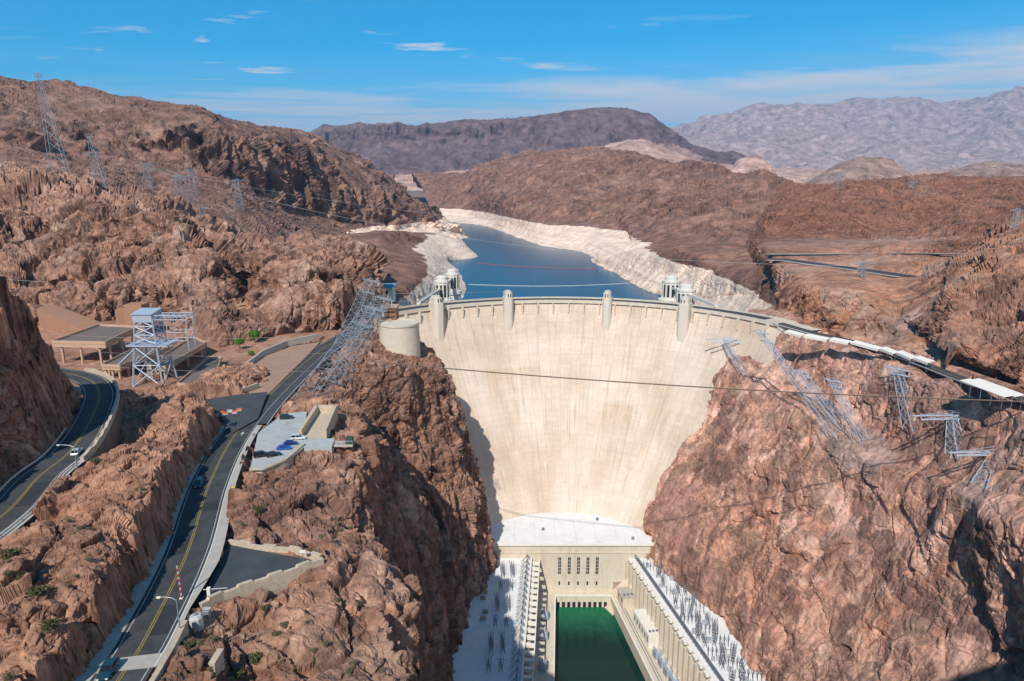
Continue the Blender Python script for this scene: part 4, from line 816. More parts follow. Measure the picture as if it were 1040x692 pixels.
# angled braces along the west wing's edge
def brace():
    m = MB()
    for s in (-1, 1):
        m.bar((-2.4, s * 1.4, 0), (1.6, s * .3, 5.2), .15); m.bar((1.6, s * 1.4, 0), (1.6, s * .3, 5.2), .15)
    m.bar((1.6, -1.8, 5.2), (1.6, 1.8, 5.2), .16); m.bar((-1, -1.1, 1.9), (-1, 1.1, 1.9), .12)
    for s in (-1.5, 0, 1.5): m.bar((1.6, s, 5.1), (2.9, s, 3.6), .16, 6)
    return m.build('line_support', M_steel_d)
br = brace()
for i in range(20):
    y = 391 - 6.1 * i; x = lerp(12.7, 4.8, (396 - y) / 111)
    o = br.copy(); COL.objects.link(o); o.location = (x - 4.2, y, ZR); o.rotation_euler.z = .07; tag(o, 'slanted grey line support along the west wing roof edge', 'switchgear', 'line supports along the west roof edge')
for i, (dx, dy) in enumerate(((-26, 372), (-25.5, 366), (-26, 352), (-27, 346), (-25, 333), (-26, 327))):
    if i % 1 == 0:
        m = MB(); m.box((-1.6, -.9, 0), (1.6, .9, 1.3)); m.box((-1.3, -.6, 1.3), (1.3, .6, 1.9)); o = m.build('roof_hatch', simple_mat('tan_roof_hatch', (.45, .33, .2), .8) if i == 0 else bpy.data.materials['tan_roof_hatch'])
        o.location = (dx + 10, dy + 6, ZR); tag(o, 'low tan hatch on the west wing roof', 'roof hatch', 'tan hatches on the west wing roof')
rnd = random.Random(4)
k_ = 0
for j in range(13):
    y = 384 - j * 9.0; xi = lerp(76.2, 97.7, (396 - y) / 111)
    for off in ((9.5, 14.5) if j < 3 else (9, 14, 19)):
        if j in (2,) and off > 10: continue
        o = put_rack(xi + off + rnd.uniform(-.6, .6), y + rnd.uniform(-1, 1), -.19 + rnd.uniform(-.2, .2) + (math.pi / 2 if (j + int(off)) % 3 == 0 else 0), 'grey steel switch frame in the crowd on east wing roof', 'switch racks on the east wing roof', rnd.randrange(3)); k_ += 1
for j, (off, y) in enumerate(((16, 388), (18.5, 383), (13, 388), (17, 376))):
    m = MB(); m.box((-1.3, -.9, 0), (1.3, .9, 1.1)); m.box((-1, -.6, 1.1), (1, .6, 1.6)); o = m.build('roof_hatch', bpy.data.materials['tan_roof_hatch']); o.location = (lerp(76.2, 97.7, (396 - y) / 111) + off + 5, y, ZR)
    tag(o, 'small tan hatch on the east wing roof', 'roof hatch', 'tan hatches on the east wing roof')
M_gbox = simple_mat('grey_equipment_paint', (.36, .38, .40), .6, .1, .6)
for j in range(16):
    y = 386 - j * 7.2; m = MB(); sx_, sy_, h_ = rnd.uniform(.7, 1.5), rnd.uniform(.6, 1.4), rnd.uniform(1.2, 2.6); m.box((-sx_, -sy_, 0), (sx_, sy_, h_)); m.box((-sx_ * .6, -sy_ * .6, h_), (sx_ * .6, sy_ * .6, h_ + .5)); m.bar((sx_, 0, h_ * .5), (sx_ + 2.2, 0, h_ * .5), .14, 6); m.bar((sx_ + 2.2, 0, 0), (sx_ + 2.2, 0, h_ * .5), .14, 6)
    o = m.build('breaker_box', M_gbox); o.location = (lerp(76.2, 97.7, (396 - y) / 111) + 7.2 + (j % 3) * 4.6, y, ZR); o.rotation_euler.z = rnd.uniform(-.6, .2); tag(o, 'grey breaker box among the switch frames on east wing roof', 'switchgear', 'breaker boxes on the east wing roof')
for o in racks + [br]: bpy.data.objects.remove(o)
# quay-side buildings and transformers
def hut(x, y, sx, sy, h, rz, label, mat, roofm):
    r = empty('service_building', (x, y, ZQ), rz); tag(r, label, 'building'); m = MB(); m.box((-sx / 2, -sy / 2, 0), (sx / 2, sy / 2, h)); m.build('wall', mat, r)
    m = MB(); m.box((-sx / 2 - .3, -sy / 2 - .3, h), (sx / 2 + .3, sy / 2 + .3, h + .5)); ro = m.build('roof', roofm, r)
    for i in range(3):
        m = MB(); m.box((-sx / 2 + 1 + i * sx / 3.2, -sy / 2 + 2, h + .5), (-sx / 2 + 2.2 + i * sx / 3.2, -sy / 2 + 3.2, h + 1.3)); m.build('vent', M_steel_d, ro)
    n = max(2, int(sy / 4))
    for i in range(n):
        m = MB(); yy = -sy / 2 + (i + .5) * sy / n; m.box((-sx / 2 - .06, yy - .7, h * .35), (-sx / 2 + .1, yy + .7, h * .75)); m.build('window', M_win, r)
hut(72.5, 384, 8, 11, 7, .19, 'grey roofed service building on quay next to the dam', M_conc, M_conc_g)
hut(79.5, 353, 7, 24, 8, .19, 'long cream service building against the east wing pilasters', M_conc_w, M_conc_w)
def transformer():
    r = empty('transformer'); m = MB(); m.box((-1.7, -2.2, .3), (1.7, 2.2, 4.2)); m.box((-1.2, -1.7, 4.2), (1.2, 1.7, 4.7)); m.build('tank', M_paint, r)
    for s in (-1, 1):
        f = MB(); f.box((s * 2.0 - .1, -2, .9), (s * 2.0 + .1, 1.9, 1.2))
        for q in range(7): f.box((s * 2.0 - .25, -2 + q * .6, .6), (s * 2.0 + .25, -1.75 + q * .6, 3.8))
        f.build('radiator', M_steel, r)
    for q in (-1.2, 0, 1.2):
        b_ = MB(); b_.bar((0, q, 4.6), (.5, q * 1.3, 7.2), .3, 8, .12); b_.build('bushing', M_conc_w, r)
    c = MB(); c.bar((-1.5, -2, 5.6), (-1.5, 2, 5.6), .5, 8); c.bar((-1.5, -1, 4.2), (-1.5, -1, 5.6), .2); c.bar((-1.5, 1, 4.2), (-1.5, 1, 5.6), .2); c.build('conservator', M_paint, r); return r
tr = transformer(); n_ = 0
for i in range(9):
    y = 333 - i * 7.2; x = lerp(76.2, 97.7, (396 - y) / 111) - 6.5; o = tr if n_ == 0 else copy_tree(tr); n_ += 1
    o.location = (x, y, ZQ); o.rotation_euler.z = .19; tag(o, 'blue grey transformer on the east quay below the wing wall', 'transformer', 'transformers on the east quay')
for i, y in enumerate((368, 349, 324, 300)):
    o = copy_tree(tr); o.location = (lerp(12.7, 4.8, (396 - y) / 111) + 9.5, y, ZQ); o.rotation_euler.z = -.07; tag(o, 'pale transformer on the narrow west quay beside the green water', 'transformer', 'transformers on the west quay')
# ================================================================== HELPERS ON THE FINISHED GROUND
bpy.context.view_layer.update(); DG = bpy.context.evaluated_depsgraph_get()
def hit(u, v, tmin=3.0):
    d = Vector(ray(u, v)).normalized(); o = Vector(EYE) + d * tmin
    ok, p, n, i, ob, mt = S.ray_cast(DG, o, d); return np.array(p) if ok else None
def drop(x, y, z=400.0):
    ok, p, n, i, ob, mt = S.ray_cast(DG, Vector((x, y, z)), Vector((0, 0, -1))); return float(p[2]) if ok else 0.0
def road_at(L, p):
    i = int(np.hypot(L[:, 0] - p[0], L[:, 1] - p[1]).argmin()); i = min(max(i, 1), len(L) - 2); d = L[i + 1] - L[i - 1]; return L[i], math.atan2(d[1], d[0])

# ================================================================== WALLS AND RAILS BESIDE THE ROADS
M_stone = simple_mat('tan_stone_parapet', (.50, .40, .29), .95, .22, .9, bump=.4)
M_ret = simple_mat('brown_retaining_concrete', (.21, .14, .10), .95, .2, .3, bump=.3, stain=(.12, .085, .065))
iu0, iu1 = idx(UPPER, (-113, 158)), idx(UPPER, (-168, 247))
w1 = wall_along(UPPER, 5.6, .8, 1.0, M_stone, 'roadside_parapet', None, -.8, iu0, iu1, (2, .35)); tag(w1, 'pale notched stone parapet curving along the upper road', 'parapet')
w2 = wall_along(UPPER, 5.7, 1.0, -.75, M_ret, 'retaining_wall', None, -14, iu0, iu1); tag(w2, 'tall dark curved retaining wall under the upper road', 'wall')
def guardrail(L, off, i0, i1, label, mat=None, h=.75):
    P = L[i0:i1]; d = np.gradient(P[:, :2], axis=0); d /= np.linalg.norm(d, axis=1, keepdims=True) + 1e-9; nr = np.stack([d[:, 1], -d[:, 0]], 1)
    r = wall_along(L, off, .16, h, mat or M_wht_rail, 'guardrail', None, h - .42, i0, i1); tag(r, label, 'guardrail')
    for i in range(0, len(P), 4):
        q = P[i, :2] + nr[i] * off; m = MB(); m.bar((q[0], q[1], P[i, 2] - .4), (q[0], q[1], P[i, 2] + h - .05), .1); m.build('post', M_steel_d, r)
M_wht_rail = simple_mat('white_guardrail', (.62, .60, .56), .5, .1, .6)
guardrail(UPPER, 5.2, idx(UPPER, (-99, 100)), iu0, 'metal guardrail on the rock side of the upper road nearest the viewer')
guardrail(UPPER, -5.2, idx(UPPER, (-99, 100)), idx(UPPER, (-124, 188)), 'pale guardrail under the dark rock on the outer side of upper road')
guardrail(LOWER, 9.0, idx(LOWER, (-93.5, 222)), idx(LOWER, (-100, 372)), 'long pale barrier between the canyon road and the inclined steel tower')
guardrail(EAST, 5.4, 6, idx(EAST, (198, 270)), 'thin rail along the canyon edge of the east road')
# lot walls
def seg_wall(name, pts, th, h, mat, label, cat='wall', base=.8, cren=None):
    q_ = np.array(pts, float); sg = np.r_[0, np.cumsum(np.linalg.norm(np.diff(q_, axis=0), axis=1))]; tt_ = np.linspace(0, sg[-1], int(sg[-1] / (.25 if cren else 1.2)) + 2); L = np.stack([np.interp(tt_, sg, q_[:, k]) for k in range(3)], 1); o = wall_along(L, 0, th, h, mat, name, None, -base, 0, None, cren); tag(o, label, cat); return o
seg_wall('lot_wall', [Z(233, 552, 13.3), Z(262, 558, 13.3), Z(300, 561, 13.5), Z(326, 569, 13.6)], .7, .9, M_stone, 'low stone wall on the far side of the asphalt turn-out', base=3, cren=(12, .4))
seg_wall('lot_wall', [Z(328, 571, 13.6), Z(296, 583, 14.0), Z(262, 594, 14.5), Z(226, 607, 15.0), Z(204, 618, 15.5)], .8, 1.0, M_stone, 'notched tan stone wall along the near edge of the asphalt turn-out', base=4, cren=(12, .45))
iw = idx(LOWER, (-54.5, 64)); iw2 = idx(LOWER, (-60.5, 101))
w3 = wall_along(LOWER, 5.5, .8, 1.0, M_stone, 'roadside_parapet', None, -1.5, iw, iw2); tag(w3, 'brown stone parapet on the canyon side of the road at the bottom edge', 'parapet')
seg_wall('deck_wall', [Z(254, 478, 8.0), Z(266, 479, 7.8), Z(290, 469, 7.7), Z(309, 453, 7.6)], .8, .9, M_stone, 'brown retaining wall under the edge of the parking deck', base=6)
seg_wall('plaza_wall', [Z(236, 396, 6.6), Z(247, 376, 6.6), Z(266, 361, 6.6), Z(291, 350, 6.4), Z(322, 343, 6.2)], 1.0, 2.2, M_conc_g, 'curved grey concrete wall around the sloping tan plaza', base=1)
M_plaza = simple_mat('reddish_plaza_paving', (.36, .22, .15), .9, .15, .3)
flat_poly('plaza', [p + np.array([0, 0, -.2]) for p in PLZ], M_plaza)
flat_poly('side_road', [p + np.array([0, 0, -.03]) for p in JUN], M_asph2)
seg_wall('junction_wall', [Z(196, 402, 8.6), Z(220, 400, 8.4), Z(245, 397, 8.0), Z(262, 391, 7.6)], 1.0, .9, M_stone, 'low tan wall at the road junction below the plaza', base=1)
M_grav = simple_mat('pale_graded_gravel', (.40, .32, .26), .95, .25, .08)
ribbon('terrace_road', TERR, -7, 7, .0, M_asph); ribbon('terrace_road', TERR2, -5.5, 5.5, .0, M_asph)
ribbon('graded_shoulder', TERR, 7, 13, -.1, M_grav); ribbon('graded_shoulder', TERR2, -13, -5.5, -.1, M_grav)
# turn arrow painted on the lane
c, a_ = road_at(LOWER, Z(240, 442, 8)); m = MB()
def rp(f, s): return (c[0] + math.cos(a_) * f + math.sin(a_) * s, c[1] + math.sin(a_) * f - math.cos(a_) * s, c[2] + .03)
m.add([rp(-3, 2.1), rp(-3, 2.4), rp(1, 2.4), rp(1, 2.1)], [(0, 1, 2, 3)]); m.add([rp(1, 1.6), rp(1, 2.9), rp(3, 2.25)], [(0, 1, 2)]); tag(m.build('lane_arrow_marking', M_wht), kind='structure')

# ================================================================== STEEL TOWERS
def lattice_tower(base, top, wb, wt, ax, arms=(), n=7, r=.17, label='', group=None, mat=None, cat='pylon', cap=True, arm_mat=None):
    """four tapering legs with crossed bracing between base and top; arms: (fraction, half length, direction, droop insulators)"""
    base = np.array(base, float); top = np.array(top, float); mat = mat or M_steel; ax = np.array(ax, float); ax = ax / np.linalg.norm(ax); ay = np.array([-ax[1], ax[0], 0])
    root = empty('lattice_tower', tuple(base)); tag(root, label, cat, group)
    P = lambda f, i, j: base * (1 - f) + top * f + (ax * i + ay * j) * (wb * (1 - f) + wt * f) / 2 - base
    ks = ((-1, -1), (1, -1), (1, 1), (-1, 1)); fr = [1 - (1 - q / n) ** 1.15 for q in range(n + 1)]
    for i, j in ks:
        m = MB(); m.bar(P(-.03, i, j), P(1, i, j), r * 1.15, 4, r); m.build('leg', mat, root)
    m = MB()
    for f0, f1 in zip(fr, fr[1:]):
        for q in range(4):
            a, b = ks[q], ks[(q + 1) % 4]
            m.bar(P(f0, *a), P(f1, *b), r * .48); m.bar(P(f0, *b), P(f1, *a), r * .48); m.bar(P(f1, *a), P(f1, *b), r * .48)
    m.build('bracing', mat, root)
    for f, hl, dr, ins in arms:
        dr = np.array(dr, float); dr /= np.linalg.norm(dr); c = base * (1 - f) + top * f - base; w = (wb * (1 - f) + wt * f) * .5; m = MB(); pd = np.array([-dr[1], dr[0], 0])
        for s in (-1, 1):
            m.bar(c - dr * hl + pd * s * w * .3, c + dr * hl + pd * s * w * .3, r * 1.1); m.bar(c + pd * s * w + np.array([0, 0, 1.6]), c - dr * hl, r * .6); m.bar(c + pd * s * w + np.array([0, 0, 1.6]), c + dr * hl, r * .6)
        kk = max(3, int(hl / 1.6))
        for q in range(kk): 
            x0 = -hl + 2 * hl * q / kk; x1 = x0 + 2 * hl / kk; m.bar(c + dr * x0 + pd * w * .3, c + dr * x1 - pd * w * .3, r * .55); m.bar(c + dr * x0 - pd * w * .3, c + dr * x1 + pd * w * .3, r * .55)
        ca = m.build('crossarm', arm_mat or mat, root)
        if ins:
            for x in (-hl * .95, 0, hl * .95):
                q = MB(); q.bar(c + dr * x, c + dr * x + np.array([0, 0, -ins]), .16, 5); q.build('insulator', M_conc_w, ca)
    if cap:
        m = MB(); t_ = top - base; m.bar(t_ - ax * wt * .6, t_ + ax * wt * .6, r); m.bar(t_ - ay * wt * .6, t_ + ay * wt * .6, r); m.bar(t_, t_ + np.array([0, 0, wt * .8]), r * .7); m.build('peak', mat, root)
    return root
M_pyl = simple_mat('weathered_pylon_steel', (.30, .32, .34), .6, .15, .8, metal=.15)
M_tws = simple_mat('grey_blue_tower_steel', (.36, .40, .45), .55, .12, .7, metal=.15)
ARMG = 'leaning steel towers on the east canyon slope'
east = [  # foot px, top px, depth ratio, base width, arm
    ((756, 380), (736, 345), 1.05, 5, (1, -.1, 0), 13, 'thin leaning steel tower at the edge of the dam face, east abutment'),
    ((850, 442), (772, 338), 1.12, 7, (.6, -.8, 0), 6, 'tallest inclined lattice tower below the east road, nearest the dam end'),
    ((856, 430), (813, 378), 1.06, 6, (.6, -.8, 0), 5, 'inclined steel tower between the tallest one and the shadowed gravel bench'),
    ((876, 450), (846, 387), 1.06, 6, (.6, -.8, 0), 5, 'inclined steel tower standing on the grey gravel bench'),
    ((927, 436), (911, 375), 1.06, 6, (.6, -.8, 0), 6, 'slender leaning tower under the middle of the white canopies'),
    ((972, 462), (967, 422), 1.03, 6, (1, .05, 0), 17, 'steel tower with one broad bluish crossarm left of the large canopy'),
    ((1000, 492), (1012, 459), 1.03, 6, (1, .05, 0), 19, 'lowest east slope tower with very wide crossarm at the picture edge'),
]
for (fu, fv), (tu, tv), kt, wb, ad, hl, lab in east:
    b_ = hit(fu, fv)
    if b_ is None: continue
    dpt = (b_ - EYE)[1] * cp - (b_ - EYE)[2] * sp
    lattice_tower(b_, T(tu, tv, dpt * kt), wb, 2.6, (1, .3, 0), [(1.0, hl, ad, 2.2), (.9, hl * .8, ad, 0)], 5, .165, lab, ARMG, M_tws, arm_mat=M_paint)
LNG = 'inclined steel towers beside the canyon road'
for (bx, by), (tx, ty, tz), wb, wt, lab in (((-83, 262), (-60, 291, 37), 10, 8, 'large dense inclined lattice tower beside the canyon road, nearest the parking deck'), ((-84, 306), (-62, 324, 36), 9, 7, 'middle inclined lattice tower in front of the round concrete tower'), ((-93, 366), (-80, 384, 36), 8, 6, 'farthest inclined lattice tower rising next to the round concrete tower')):
    z = min(drop(bx, by), 6); lattice_tower((bx, by, z), (tx, ty, tz), wb, wt, (1, -.5, 0), [(1.0, 9, (.6, -.8, 0), 2.0), (.82, 9, (.6, -.8, 0), 0)], 12, .14, lab, LNG, M_pyl)
# substation tower by the garage
b_ = Z(158, 389, 7.5)
st = empty('switch_tower', tuple(b_)); tag(st, 'pale blue steel tower with cabin and side gantry beside the brown garage', 'pylon')
def sp_(f, i, j): w_ = (6.2 * (1 - f) + 3.4 * f); return np.array([i * w_, j * w_, f * 30.0])
ks = ((-1, -1), (1, -1), (1, 1), (-1, 1))
for i, j in ks: m = MB(); m.bar(sp_(-.1, i, j), sp_(1, i, j), .42, 4, .34); m.build('leg', M_paint, st)
m = MB()
for f0, f1 in ((0, .3), (.3, .56), (.6, .72), (.72, .84), (.84, .95)):
    for q in range(4):
        a, b = ks[q], ks[(q + 1) % 4]; m.bar(sp_(f0, *a), sp_(f1, *b), .24); m.bar(sp_(f0, *b), sp_(f1, *a), .24); m.bar(sp_(f1, *a), sp_(f1, *b), .24)
m.build('bracing', M_paint, st)
m = MB(); m.box((-7.5, -5.5, 17.0), (9.5, 5.5, 17.6))
for x in np.arange(-7.5, 9.6, 2.1): m.bar((x, -5.5, 17.6), (x, -5.5, 18.8), .08)
m.bar((-7.5, -5.5, 18.8), (9.5, -5.5, 18.8), .09); m.build('platform', M_paint, st)
m = MB(); m.box((-4.2, -4, 27.0), (3.6, 4, 30.2)); m.prism([(-4.6, -4.4), (4, -4.4), (4, 4.4), (-4.6, 4.4)], 30.2, [30.4, 30.4, 31.6, 31.6]); m.build('cabin', M_paint, st)
m = MB()
for z in (27.8, 29.6):
    for y in (-3, 3): m.bar((3.4, y, z), (17.5, y, z), .2)
for x in np.arange(3.6, 17.5, 2.3):
    for y in (-3, 3): m.bar((x, y, 27.8), (x + 2.3, y, 29.6), .13)
    m.bar((x, -3, 29.6), (x, 3, 29.6), .13)
for x in (9, 17.2):
    for y in (-3, 3): m.bar((x, y, 17.6 if x < 10 else 15), (x, y, 29.6), .24)
for z in (19, 22.5): m.bar((9, -3, z), (17.2, -3, z), .16); m.bar((9, 3, z), (17.2, 3, z), .16)
m.bar((9, -3, 17.6), (17.2, -3, 22.5), .13); m.bar((9, -3, 22.5), (17.2, -3, 27.8), .13); m.build('gantry', M_paint, st)
m = MB(); m.bar((-2, 3.4, 20), (-22, 10, 4), .5); m.build('brace_strut', M_paint, st)

# masts on the far west ridge
def aframe(foot, topv, u, du, t, label, group='steel towers on the west hillside', r=.34, arms=((.98, 3),)):
    b_ = T(u, foot, t); tp = T(u, topv, t); h = tp[2] - b_[2]; w_ = du / F * t
    root = empty('transmission_tower', tuple(b_)); tag(root, label, 'pylon', group)
    for s, x in ((-1, 0), (1, w_)):
        for y in (-1.5, 1.5): m = MB(); m.bar((x, y * 2, -6), (w_ * .12 if s > 0 else 0, y, h), r, 4, r * .7); m.build('leg', M_steel, root)
    m = MB(); n = 9
    for q in range(n):
        f0, f1 = q / n, (q + 1) / n; x0 = w_ * (1 - f0) + w_ * .12 * f0; x1 = w_ * (1 - f1) + w_ * .12 * f1
        m.bar((0, 0, h * f0), (x1, 0, h * f1), r * .45); m.bar((x0, 0, h * f0), (0, 0, h * f1), r * .45)
    m.build('bracing', M_steel, root)
    for f, hl in arms: m = MB(); m.bar((w_ * .06 - hl, 0, h * f), (w_ * .06 + hl, 0, h * f), r); m.bar((w_ * .06 - hl, 0, h * f + 3), (w_ * .06 + hl, 0, h * f + 3), r * .7); m.bar((w_ * .06 - hl, 0, h * f), (w_ * .06 - hl, 0, h * f + 3), r * .7); m.bar((w_ * .06 + hl, 0, h * f), (w_ * .06 + hl, 0, h * f + 3), r * .7); m.build('crossarm', M_steel, root)
aframe(177, 78, 52.5, 18, 690, 'tallest slender A-shaped mast rising above the west skyline', r=.36, arms=((.97, 4),))
aframe(192, 139, 97, 14, 660, 'wide-legged tower with crossarm next to the tallest mast', r=.32, arms=((.62, 8), (.97, 3)))
for i, (u, f, tp, lab) in enumerate(((151, 192, 168, 'small lattice tower above the rounded knobs, first one right of the wide-legged tower'), (183, 200, 180, 'short lattice tower at the foot of the black-streaked cliffs, left of a taller one'), (197, 205, 174, 'mid-height lattice tower standing under the black-streaked cliffs'), (243, 214, 184, 'lattice tower at the right foot of the western cliffs'), (208, 240, 212, 'lattice tower low on the talus above the leaning brown slabs'))):
    t_ = 640 + 20 * i; q = T(u, f, t_); dz = t_ / F * (f - tp); w_ = t_ / F * 9
    lattice_tower(q, q + np.array([0, 0, dz * 1.03]), w_, w_ * .35, (1, .2, 0), [(.95, w_ * .9, (1, .1, 0), 0), (.75, w_ * .7, (1, .1, 0), 0)], 5, .19, lab, 'steel towers on the west hillside')
for (u, f, tp, t_, lab) in ((851, 193, 176, 1150, 'tiny pylon near the right skyline below the brown dome hill'), (926, 200, 182, 1150, 'tiny pylon near the right skyline between two dome hills'), (1027, 252, 214, 560, 'bluish lattice pylon above the dark crag at the right edge'), (874, 292, 268, 500, 'lattice pylon beside the terrace road above the orange rocks')):
    q = T(u, f, t_); dz = t_ / F * (f - tp); w_ = t_ / F * 8
    lattice_tower(q, q + np.array([0, 0, dz * 1.03]), w_, w_ * .35, (1, .2, 0), [(.95, w_, (1, .1, 0), 0), (.75, w_ * .8, (1, .1, 0), 0)], 5, .19, lab, 'pylons on the eastern plateau')

# ================================================================== CABLES
M_cab = simple_mat('brown_cable', (.16, .11, .075), .7, .1, .3); M_wire = simple_mat('aluminium_wire', (.42, .40, .38), .5, .08, .3, metal=.3)
def cable(p, q, sag, r, label, mat, name='power_line', n=40):
    p = np.array(p, float); q = np.array(q, float); pts = [p * (1 - f) + q * f - np.array([0, 0, 4 * sag * f * (1 - f)]) for f in np.linspace(0, 1, n)]
    m = MB(); m.path(pts, r, 5); tag(m.build(name, mat), label, 'cable')
cable(T(376, 367, 300), T(1075, 409, 250), 2.5, .27, 'thick brown cable crossing in front of the pale dam face', M_cab, 'cable')
PLG = 'power lines over the western roads'
for (a, b, sag, r, lab) in ((T(-60, 331, 250), T(398, 334, 330), 5, .055, 'uppermost thin wire across the brown garage roofs'), (T(-60, 342, 240), T(398, 352, 330), 6, .055, 'thin wire crossing the blue steel tower platform'), (T(-60, 356, 235), T(400, 372, 320), 5, .06, 'lowest thin wire over the shadowed bend of the upper road'),
    (T(-60, 279, 430), T(520, 296, 560), 6, .09, 'pale wire across the rounded brown knobs to the lake'), (T(-60, 291, 420), T(520, 303, 540), 6, .09, 'second pale wire across the brown knobs, just under the first'),
    (T(102, 160, 660), T(640, 229, 900), 16, .12, 'long faint wire from the wide-legged tower over the lake'), (T(640, 229, 900), T(1027, 218, 560), 20, .10, 'faint wire from the far lake shore to the pylon at right edge'), (T(154, 172, 640), T(874, 270, 500), 22, .09, 'faint wire crossing above the blue lake to the terrace pylon')):
    cable(a, b, sag, r, lab, M_wire)
for i, (a, b) in enumerate(((T(405, 302, 322), T(846, 386, 330)), (T(400, 294, 363), T(813, 377, 350)))):
    pass

# ================================================================== INTAKE TOWERS
M_int = simple_mat('pale_intake_concrete', (.66, .61, .53), .85, .08, .25)
def intake(u, v, t, rad, label):
    p = T(u, v, t); root = empty('intake_tower', (p[0], p[1], -60)); tag(root, label, 'tower', 'intake towers in the lake'); zt = p[2] + 60
    m = MB(); m.lathe([(rad * 1.25, 0), (rad * 1.25, zt - 22), (rad * 1.45, zt - 21), (rad * 1.45, zt - 18)], n=24); m.build('base', M_int, root)
    m = MB(); m.lathe([(rad, zt - 18), (rad, zt - 3), (rad * 1.08, zt - 3), (rad * 1.08, zt - 1.8), (rad * .72, zt - 1.8), (rad * .72, zt + 1.6), (rad * .3, zt + 2.6), (.1, zt + 2.8)], n=24); m.build('drum', M_int, root)
    for k in range(12):
        a = math.pi * 2 * k / 12; c, s = math.cos(a), math.sin(a); ax, ay = (c, s), (-s, c)
        m = MB(); m.obox((c * rad * 1.0, s * rad * 1.0), ax, ay, .3, rad * .27, zt - 15.5, zt - 5); m.build('window', M_win, root)
        m = MB(); a += math.pi / 12; c, s = math.cos(a), math.sin(a); m.obox((c * rad * 1.02, s * rad * 1.02), (c, s), (-s, c), .9, rad * .13, zt - 18, zt - 3); m.build('pilaster', M_int, root)
    return root, np.array([p[0], p[1]])
its = [intake(448.5, 283, 585, 6.6, 'nearer white intake tower behind the west end of the dam'), intake(459, 276, 650, 6.6, 'farther white intake tower behind the west end of the dam'),
       intake(682, 283, 590, 7.4, 'farther white intake tower behind the east end of the dam'), intake(697, 291.5, 556, 7.4, 'nearer white intake tower behind the east end of the dam')]
for (r_, c), ang, lab in ((its[0], 128, 'concrete footbridge from the west crest to its nearer intake tower'), (its[3], 46, 'concrete footbridge from the east crest to its nearer intake tower'), (its[1], None, 'footbridge joining the two west intake towers'), (its[2], None, 'footbridge joining the two east intake towers')):
    q = arc(169, ang)[:2] if ang else (its[0][1] if r_ is its[1][0] else its[3][1]); d = (q - c) / np.linalg.norm(q - c); a0 = c + d * 5.5; a1 = q - d * (5.5 if ang is None else 0); L_ = np.linalg.norm(a1 - a0)
    zt = 2.2 if ang else 2.4
    root = empty('access_bridge', (a0[0], a0[1], zt)); tag(root, lab, 'bridge'); root.rotation_euler.z = math.atan2(d[1], d[0])
    m = MB(); m.box((0, -1.6, -1.0), (L_, 1.6, 0)); m.build('deck', M_int, root)
    for s in (-1.5, 1.5): m = MB(); m.box((0, s - .1, 0), (L_, s + .1, 1.0)); m.build('railing', M_int, root)

M_buoy = simple_mat('orange_red_float', (.55, .10, .06), .6); M_float = simple_mat('pale_float', (.55, .56, .54), .7)
for nm, a, b, rr, mt, lab in (('buoy_line', Z(484, 267, -52.7), Z(606, 273, -52.7), .28, M_buoy, 'thin red float line strung across the blue lake'), ('boom_line', Z(476, 289, -52.7), Z(650, 287, -52.7), .4, M_float, 'pale floating boom across the lake just behind the dam')):
    m = MB(); m.path([a * (1 - f) + b * f + np.array([0, -26 * math.sin(math.pi * f), 0]) for f in np.linspace(0, 1, 30)], rr, 6); tag(m.build(nm, mt), lab, 'float line')
# ================================================================== BUILDINGS ON THE WEST SIDE
M_terra = simple_mat('terracotta_render', (.36, .185, .11), .9, .1, .4, stain=(.26, .13, .08)); M_deck = simple_mat('dark_deck_surface', (.17, .125, .10), .9, .2, .25); M_tanw = simple_mat('tan_fascia_concrete', (.47, .31, .21), .9, .1, .4)
gar = empty('parking_garage', tuple(Z(140, 360, 7.0))); tag(gar, 'brown terraced parking garage with stepped dark decks below the rocky knobs', 'garage')
def gp(m, name, mat):
    o = m.build(name, mat); o.parent = gar; o.matrix_parent_inverse = Matrix.Translation(gar.location).inverted(); return o
def deck(pts, z, th, colz):
    P = [Z(u, v, z) for u, v in pts]; xy = [tuple(p[:2]) for p in P]
    m = MB(); m.prism(xy, z - th, z - .02); gp(m, 'deck', M_tanw)
    c = np.mean(P, axis=0); inn = [tuple((p * .965 + c * .035)[:2]) for p in P]
    m = MB(); m.prism(inn, z - .3, z + .03); gp(m, 'deck_surface', M_deck)
    n = len(xy)
    for i in range(n):
        a, b = np.array(xy[i]), np.array(xy[(i + 1) % n]); d = (b - a) / np.linalg.norm(b - a); m = MB(); m.obox((a + b) / 2, d, (-d[1], d[0]), np.linalg.norm(b - a) - .02, .4, z - .4, z + 1.0); gp(m, 'parapet', M_tanw)
        for f in (.12, .5, .88):
            q = a + (b - a) * f; q = q + (c[:2] - q) * .06; m = MB(); m.obox(q, d, (-d[1], d[0]), .8, .8, colz, z - th); gp(m, 'column', M_tanw)
deck([(53, 348), (101, 331), (140, 333), (107, 349)], 17.5, 2.2, 4)
deck([(103, 372), (141, 353), (176, 353), (122, 373)], 13.0, 1.6, 4)
deck([(150, 372), (196, 343), (210, 349), (168, 374)], 12.5, 1.6, 4)
deck([(180, 391), (212, 364), (225, 364), (215, 394)], 9.6, 1.4, 3)
a_, b_, c_ = Z(40, 330, 9), Z(86, 345, 9), Z(52, 322, 9)
m = MB(); m.prism([tuple(p[:2]) for p in (a_, b_, b_ + np.array([4, 14, 0]), c_)], 4, [18, 14.5, 14.5, 18]); gp(m, 'terracotta_wall', M_terra)
q = Z(136, 333, 11); m = MB(); m.box((q[0] - 4.5, q[1], 5), (q[0] + 5.5, q[1] + 9, 24)); gp(m, 'stair_tower', M_terra)
